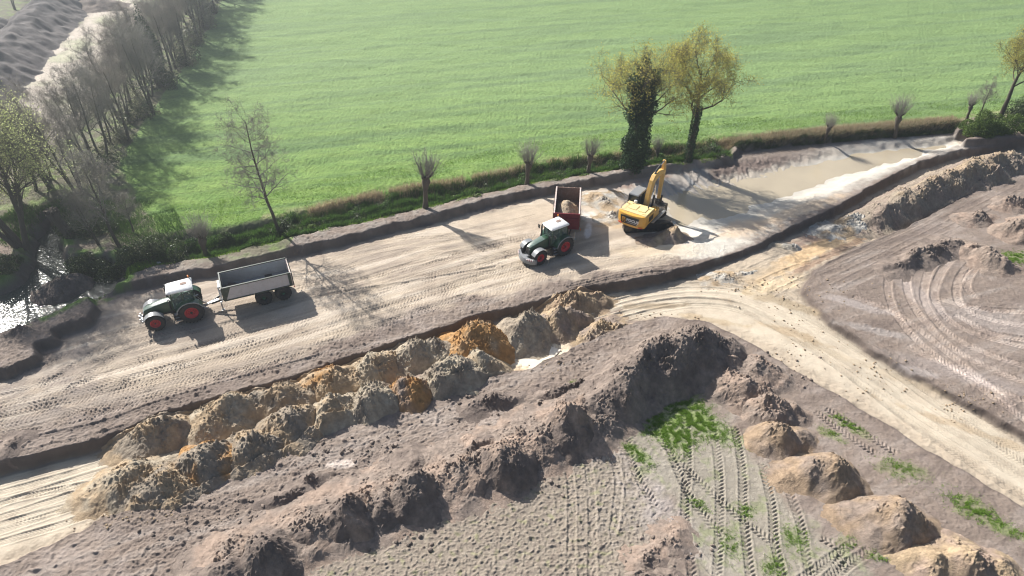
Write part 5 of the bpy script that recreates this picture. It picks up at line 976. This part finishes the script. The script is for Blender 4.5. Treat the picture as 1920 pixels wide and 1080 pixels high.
# excavator
ex = np.array([12.45, 56.75]); ez = gz(*ex) ; o = empty('excavator', (ex[0], ex[1], ez), 0, 'yellow crawler excavator with charcoal name panel, between the maroon trailer and the pond', 'excavator')
TR = Matrix.Translation((.3, 0, 0)) @ Matrix.Rotation(R(6), 4, 'Z')
def rotm(mb, M): mb.v = [tuple(M @ Vector(p)) for p in mb.v]; return mb
for s in (1, -1):
    y = s * 1.22; hw = .30; pts = []
    for i in range(9): a = R(90 + 180 * i / 8); pts.append((-1.95 + .44 * math.cos(a), .46 + .44 * math.sin(a)))
    for i in range(9): a = R(-90 + 180 * i / 8); pts.append((1.95 + .44 * math.cos(a), .46 + .44 * math.sin(a)))
    q = MB(); n = len(pts); per = [];
    for i in range(n):                                     # track plates along the loop
        ax, az = pts[i]; bx, bz = pts[(i + 1) % n]; L_ = math.hypot(bx - ax, bz - az); k = max(1, round(L_ / .19))
        for j in range(k): t = (j + .5) / k; q.box((ax + (bx - ax) * t, y, az + (bz - az) * t), (L_ / k * .86, hw * 2, .05), ry=-math.atan2(bz - az, bx - ax)); q.box((ax + (bx - ax) * t + 0, y, az + (bz - az) * t), (.03, hw * 2, .11), ry=-math.atan2(bz - az, bx - ax))
    tr = rotm(q, TR).build('track', 'track', o)
    q = MB(); q.prism([(x * .985, .46 + (z - .46) * .90) for x, z in pts], y - hw * .55, y + hw * .55); rotm(q, TR).build('track_frame', 'black', tr)
    q = MB()
    for x in (-1.95, 1.95): q.bar((x, y - hw * .9, .46), (x, y + hw * .9, .46), .33, 20)
    for k in range(7): q.bar((-1.5 + k * .5, y - hw * .85, .18), (-1.5 + k * .5, y + hw * .85, .18), .10, 12)
    rotm(q, TR).build('rollers', 'track', tr)
q = MB(); q.box((0, 0, .62), (1.9, 2.1, .30)); q.bar((0, 0, .7), (0, 0, 1.05), .72, 28); rotm(q, TR).build('undercarriage', 'track', o, .02)
EH = R(55); UP = Matrix.Rotation(EH, 4, 'Z')
def ub(mb, name, mat, par=None, **k): return rotm(mb, UP).build(name, mat, par or o, **k)
q = MB(); q.box((-.2, 0, 1.14), (4.0, 2.5, .18)); q.box((1.0, 0, 1.30), (1.6, .9, .3)); ub(q, 'deck', 'black', bevel=.02)
# counterweight with rounded rear
q = MB(); V = []; n = 16
for z, gr in ((1.05, .93), (1.35, 1.0), (2.10, 1.0), (2.30, .97)):
    for i in range(n + 1):
        t = -1 + 2 * i / n; y = 1.42 * t * gr; x = -2.72 + .42 * abs(t) ** 3.0 + (1 - gr) * .6; V.append((x, y, z))
    V += [(-1.75, 1.42 * gr, z), (-1.75, -1.42 * gr, z)]
k = n + 3; q.add(V, [(r * k + i, r * k + (i + 1) % k, (r + 1) * k + (i + 1) % k, (r + 1) * k + i) for r in range(3) for i in range(k)] + [list(range(k))[::-1], list(range(3 * k, 4 * k))])
cw = ub(q, 'counterweight', 'yellow', bevel=.03, smooth=True)
q = MB(); q.box((-1.05, 0, 1.75), (1.44, 2.80, 1.05)); q.box((.15, -1.05, 1.62), (1.0, .66, .78)); eh = ub(q, 'engine_housing', 'yellow', bevel=.05)
q = MB(); q.box((-1.35, 0, 2.32), (1.9, 2.70, .09), taper=(.97, .97)); hd_ = ub(q, 'engine_cover', 'creamroof', bevel=.025)
q = MB(); q.box((-1.3, .35, 2.39), (.9, .8, .05)); q.box((-1.3, -.6, 2.39), (.9, .7, .05)); q.box((-.75, .95, 2.39), (.5, .5, .05)); q.box((-2.0, -1.0, 2.39), (.2, .3, .04)); ub(q, 'hatch', 'creamroof', hd_, bevel=.02)
q = MB(); q.bar((-.8, -.85, 2.36), (-.8, -.85, 2.62), .06, 12); ub(q, 'exhaust', 'black', hd_); q = MB(); q.bar((-.45, .62, 2.36), (-.45, .62, 2.62), .17, 18, .15); ub(q, 'air_filter_cap', 'white', hd_, bevel=.02)
q = MB()
for a, b_ in (((-2.1, 1.25, 2.36), (-2.1, 1.25, 2.62)), ((-.9, 1.25, 2.36), (-.9, 1.25, 2.62)), ((-2.1, 1.25, 2.62), (-.9, 1.25, 2.62)), ((.6, -1.32, 2.0), (.6, -1.32, 2.7)), ((.0, -1.32, 2.0), (.0, -1.32, 2.7)), ((.6, -1.32, 2.7), (.0, -1.32, 2.7))): q.bar(a, b_, .022)
ub(q, 'handrail', 'black')
q = MB(); q.box((.35, -1.50, 1.16), (2.7, .28, .07)); q.box((.35, -1.63, 1.20), (2.7, .03, .14)); ub(q, 'walkway', 'steel', bevel=.01)
q = MB()
for k in range(8): q.box((-1.6 + k * .12, -1.412, 1.75), (.05, .03, .55))
ub(q, 'vent_slats', 'black')
# rear panel with the writing, wrapped flat on the rear
q = MB(); q.prism([(-.88, 1.33), (.68, 1.33), (.92, 2.12), (-.98, 2.12)], 0, .03); M = Matrix.Translation((-2.735, 0, 0)) @ Matrix.Rotation(R(-90), 4, 'Z'); rotm(q, M); pn = ub(q, 'name_panel', 'panel')
def word(txt, size, y0, z0, mat, name, shear=0., bold=.012):
    cu = bpy.data.curves.new(name, 'FONT'); cu.body = txt; cu.size = size; cu.extrude = .008; cu.offset = bold; cu.shear = shear; cu.space_character = 1.05; to = bpy.data.objects.new(name, cu); C.objects.link(to)
    bpy.context.view_layer.update(); me = bpy.data.meshes.new_from_object(to.evaluated_get(bpy.context.evaluated_depsgraph_get())); bpy.data.objects.remove(to)
    # text x -> screen right on the rear face (local -y), text y -> up
    M = UP @ Matrix.Translation((-2.772, y0, z0)) @ Matrix(((0, 0, -1, 0), (-1, 0, 0, 0), (0, 1, 0, 0), (0, 0, 0, 1)))
    me.transform(M); me.materials.append(MAT[mat]); return link(name, me, pn)
word('FOCUS', .38, .34, 1.64, 'decal', 'lettering', 0, .010)
q = MB()
for k in range(15): q.box((-2.775, .26 - k * .072, 1.52), (.012, .05, .035))
ub(q, 'small_print', 'decal', pn)
q = MB()
for k in range(20):                                        # ring-shaped emblem with a shield top
    a = R(-60 + k * 15); q.box((-2.775, .60 - .155 * math.cos(a), 1.62 + .165 * math.sin(a)), (.014, .07, .075), rx=-a)
q.box((-2.775, .62, 1.92), (.014, .34, .075)); q.box((-2.775, .62, 1.82), (.014, .34, .05)); q.box((-2.775, .75, 1.75), (.014, .09, .28)); q.box((-2.775, .60, 1.62), (.014, .16, .05), rx=.5)
ub(q, 'emblem', 'decaly', pn)
for s in (1, -1): q = MB(); q.box((-2.60, s * 1.05, 1.20), (.06, .42, .07), rz=-s * .25); ub(q, 'tail_light', 'redlens', cw)
# cab left of the boom
q = MB(); cx0, cx1, cy0, cy1 = -.28, 1.62, .48, 1.44
for x, y in ((cx0, cy0), (cx0, cy1), (cx1, cy0), (cx1, cy1)): q.beam((x, y, 1.25), (x - (.10 if x > 1 else 0), y, 2.98), .09, .09)
q.box(((cx0 + cx1) / 2, .96, 1.42), (1.9, .96, .45)); q.box((.0, .96, 1.85), (.5, .90, .5)); cbn = ub(q, 'cab', 'black', bevel=.01)
q = MB(); q.box((.60, .96, 3.02), (1.95, 1.06, .12), taper=(.93, .9)); ub(q, 'cab_roof', 'grey', cbn, bevel=.03)
q = MB(); q.box((cx0 - .01, .96, 2.45), (.02, .80, .95)); q.box((.65, cy1 + .005, 2.3), (1.7, .02, 1.25)); q.box((.65, cy0 - .005, 2.3), (1.7, .02, 1.25)); q.box((cx1 - .03, .96, 2.3), (.02, .80, 1.25)); ub(q, 'cab_window', 'darkglass', cbn)
q = MB(); q.bar((.9, -.35, 2.2), (.9, -1.25, 2.5), .02); q.box((.9, -1.25, 2.6), (.05, .2, .3)); ub(q, 'mirror', 'black')
# boom, arm, rams, bucket in the x-z plane at y=-.12
yb = -.10
def pl(prof, w, name, mat, par=None, **k): q = MB(); q.prism(prof, yb - w / 2, yb + w / 2); return ub(q, name, mat, par, **k)
boom = pl([(.10, 1.55), (.50, 1.42), (.72, 2.0), (1.15, 3.4), (1.45, 3.98), (2.2, 4.22), (3.35, 4.12), (3.52, 4.30), (3.42, 4.50), (2.3, 4.82), (1.3, 4.74), (.85, 4.35), (.42, 3.2), (.12, 2.2)], .40, 'boom', 'yellowdirty', bevel=.03)
arm = pl([(3.32, 5.35), (3.52, 5.42), (3.78, 4.6), (3.80, 4.1), (3.58, 2.6), (3.42, 1.30), (3.20, 1.28), (3.22, 2.7), (3.18, 3.9), (3.24, 4.6)], .30, 'arm', 'yellowdirty', bevel=.025)
q = MB(); q.bar((1.7, yb, 4.95), (2.6, yb, 5.18), .11, 14); q.bar((1.5, yb, 4.7), (1.75, yb, 4.98), .09); ram = ub(q, 'arm_ram', 'black', boom); q = MB(); q.bar((2.6, yb, 5.18), (3.40, yb, 5.36), .055, 12); ub(q, 'rod', 'chrome', ram)
for s in (1, -1):
    q = MB(); q.bar((.95, yb + s * .36, 1.45), (1.22, yb + s * .36, 2.75), .105, 14); ram = ub(q, 'boom_ram', 'black'); q = MB(); q.bar((1.22, yb + s * .36, 2.75), (1.36, yb + s * .30, 3.75), .055, 12); ub(q, 'rod', 'chrome', ram)
q = MB(); q.bar((3.85, yb, 4.1), (3.80, yb, 2.7), .09, 12); ram = ub(q, 'bucket_ram', 'black', arm); q = MB(); q.bar((3.80, yb, 2.7), (3.72, yb, 1.8), .045, 10); ub(q, 'rod', 'chrome', ram)
q = MB(); q.box((3.36, yb, 1.02), (.62, .46, .34)); q.bar((3.2, yb - .35, 1.25), (3.2, yb + .35, 1.25), .07); q.bar((3.36, yb, .95), (3.36, yb, .55), .28, 18); q.bar((3.60, yb - .42, .95), (3.60, yb + .42, .95), .07); q.box((3.62, yb, 1.25), (.14, .5, .6), ry=.3); cp = ub(q, 'rotator', 'black', arm, bevel=.01)
q = MB(); bw = .85; prof = [(3.75, .70), (3.05, .70), (2.78, .35), (2.80, -.02), (3.10, -.22), (3.75, -.15)]; inn = [(3.75, .64), (3.08, .64), (2.84, .34), (2.86, .0), (3.12, -.16), (3.75, -.09)]
q.add([(x, yb - bw, z) for x, z in prof] + [(x, yb + bw, z) for x, z in prof] + [(x, yb - bw, z) for x, z in inn] + [(x, yb + bw, z) for x, z in inn], [(i, i + 1, 6 + i + 1, 6 + i) for i in range(5)] + [(12 + i, 12 + i + 1, 18 + i + 1, 18 + i) for i in range(5)] + [(0, 6, 18, 12), (5, 11, 23, 17)])
for s in (1, -1): q.prism(prof, yb + s * bw - .02, yb + s * bw + .02)
bk = ub(q, 'bucket', 'track', arm); bk.location.z = .12
# ------------------------------------------------------------------ small things
bg = link('plastic_bag', None) if False else None
q = MB(); rr = random.Random(4); V = [(0.22 * math.cos(a) * rr.uniform(.7, 1.2), .17 * math.sin(a) * rr.uniform(.7, 1.2), z) for z in (0, .12, .22) for a in [k * .785 for k in range(8)]]
q.add(V, [(r * 8 + i, r * 8 + (i + 1) % 8, r * 8 + 8 + (i + 1) % 8, r * 8 + 8 + i) for r in range(2) for i in range(8)] + [list(range(8))[::-1], list(range(16, 24))])
b = q.build('plastic_bag', 'white', None, .02, True); b.location = gat(297, 493); tag(b, 'crumpled white bag lying on the lip of the ditch behind the left tractor', 'bag')
q = MB(); q.bar((0, 0, -.6), (.05, .02, 1.3), .045, 8, .03); q.bar((.02, 0, .7), (.35, .1, 1.0), .02, 6, .01); b = q.build('stick', 'bark', None); b.location = gat(115, 545, .3); tag(b, 'thin dead stick standing upright in the dark hump by the stream', 'stick')
# scattered loose clods and stones
def clod_mesh(seed):
    bm = bmesh.new(); bmesh.ops.create_icosphere(bm, subdivisions=2, radius=1); r_ = random.Random(seed)
    for v in bm.verts: v.co *= 1 + .35 * math.sin(v.co.x * 3 + seed) * math.cos(v.co.y * 4 + seed) * .6 + r_.uniform(-.10, .10)
    me = bpy.data.meshes.new('clod'); bm.to_mesh(me); bm.free(); return me
rg = np.random.default_rng(90); g = Geo(); base = []
for s in range(3):
    me = clod_mesh(s); base.append((np.array([v.co[:] for v in me.vertices]), np.array([p.vertices[:] for p in me.polygons]))); bpy.data.meshes.remove(me)
def clod_field(label, pts, smin, smax, col, name='loose_clods'):
    g = Geo(); V = []; Fq = []; n = 0; cols = []
    for x, y in pts:
        bv, bf = base[rg.integers(0, 3)]; s = smin + (smax - smin) * rg.random() ** 3; a = rg.uniform(0, 6.28); ca, sa = math.cos(a), math.sin(a); sc = s * np.array([1, rg.uniform(.6, 1), rg.uniform(.5, .8)])
        v = bv * sc; v = np.stack([v[:, 0] * ca - v[:, 1] * sa, v[:, 0] * sa + v[:, 1] * ca, v[:, 2]], 1) + [x, y, gz_a(x, y) + s * .3]; V.append(v); Fq.append(bf + n); n += len(v); k = rg.uniform(.7, 1.2); cols.append(np.tile([*(np.array(CL[col]) * k), 0], (len(v), 1)))
    o = link(name, np_mesh(name, np.concatenate(V), [np.concatenate(Fq)], MAT['heap'], np.concatenate(cols), True)); return tag(o, label, 'loose soil', kind='stuff')
# surface height straight from the built sheet
def gz_a(x, y):
    j = int(np.clip(np.searchsorted(Yr, y), 1, NR - 1)); i = int(np.clip((x / Wr[j] + 1) / 2 * (NC - 1), 0, NC - 1)); return float(TZ[j, i])
pts = []
for px, py, w, h_, n in [(640, 1010, 130, 25, 160), (780, 960, 120, 30, 150), (930, 905, 110, 28, 140), (1060, 850, 100, 25, 110), (480, 985, 200, 30, 120), (700, 850, 200, 30, 120), (900, 770, 160, 25, 90), (1450, 690, 90, 40, 90), (1250, 1030, 110, 30, 80), (500, 940, 200, 25, 90)]:
    for k in range(n): p = at(px + rg.normal() * w * .5, py + rg.normal() * h_ * .6, 0); pts.append((p[0], p[1]))
clod_field('dark crumbled clods strewn round the topsoil mounds', pts, .03, .16, 'top')
pts = []
for px, py, w, h_, n in [(1500, 560, 120, 30, 160), (1500, 640, 60, 50, 100), (1640, 720, 80, 40, 120), (1800, 770, 80, 30, 90), (230, 985, 160, 20, 120), (1380, 540, 100, 10, 90), (1220, 590, 120, 10, 60), (1010, 700, 80, 20, 60)]:
    for k in range(n): p = at(px + rg.normal() * w * .5, py + rg.normal() * h_ * .6, -.8); pts.append((p[0], p[1]))
clod_field('sandy clods lying along the edges of the haul road', pts, .02, .10, 'tan')

# ------------------------------------------------------------------ air
q = MB(); q.box((0, 190, 21), (820, 420, 60)); hz = q.build('haze', 'white', None); hz.data.materials.clear()
m = bpy.data.materials.new('haze'); m.use_nodes = True; n = m.node_tree.nodes; n.clear(); ou = n.new('ShaderNodeOutputMaterial'); v = n.new('ShaderNodeVolumePrincipled')
v.inputs['Density'].default_value = HAZE; v.inputs['Color'].default_value = (.82, .91, 1.0, 1); v.inputs['Anisotropy'].default_value = .8; m.node_tree.links.new(v.outputs[0], ou.inputs['Volume'])
hz.data.materials.append(m); tag(hz, 'thin pale sunlit haze filling the air', 'haze', kind='stuff')
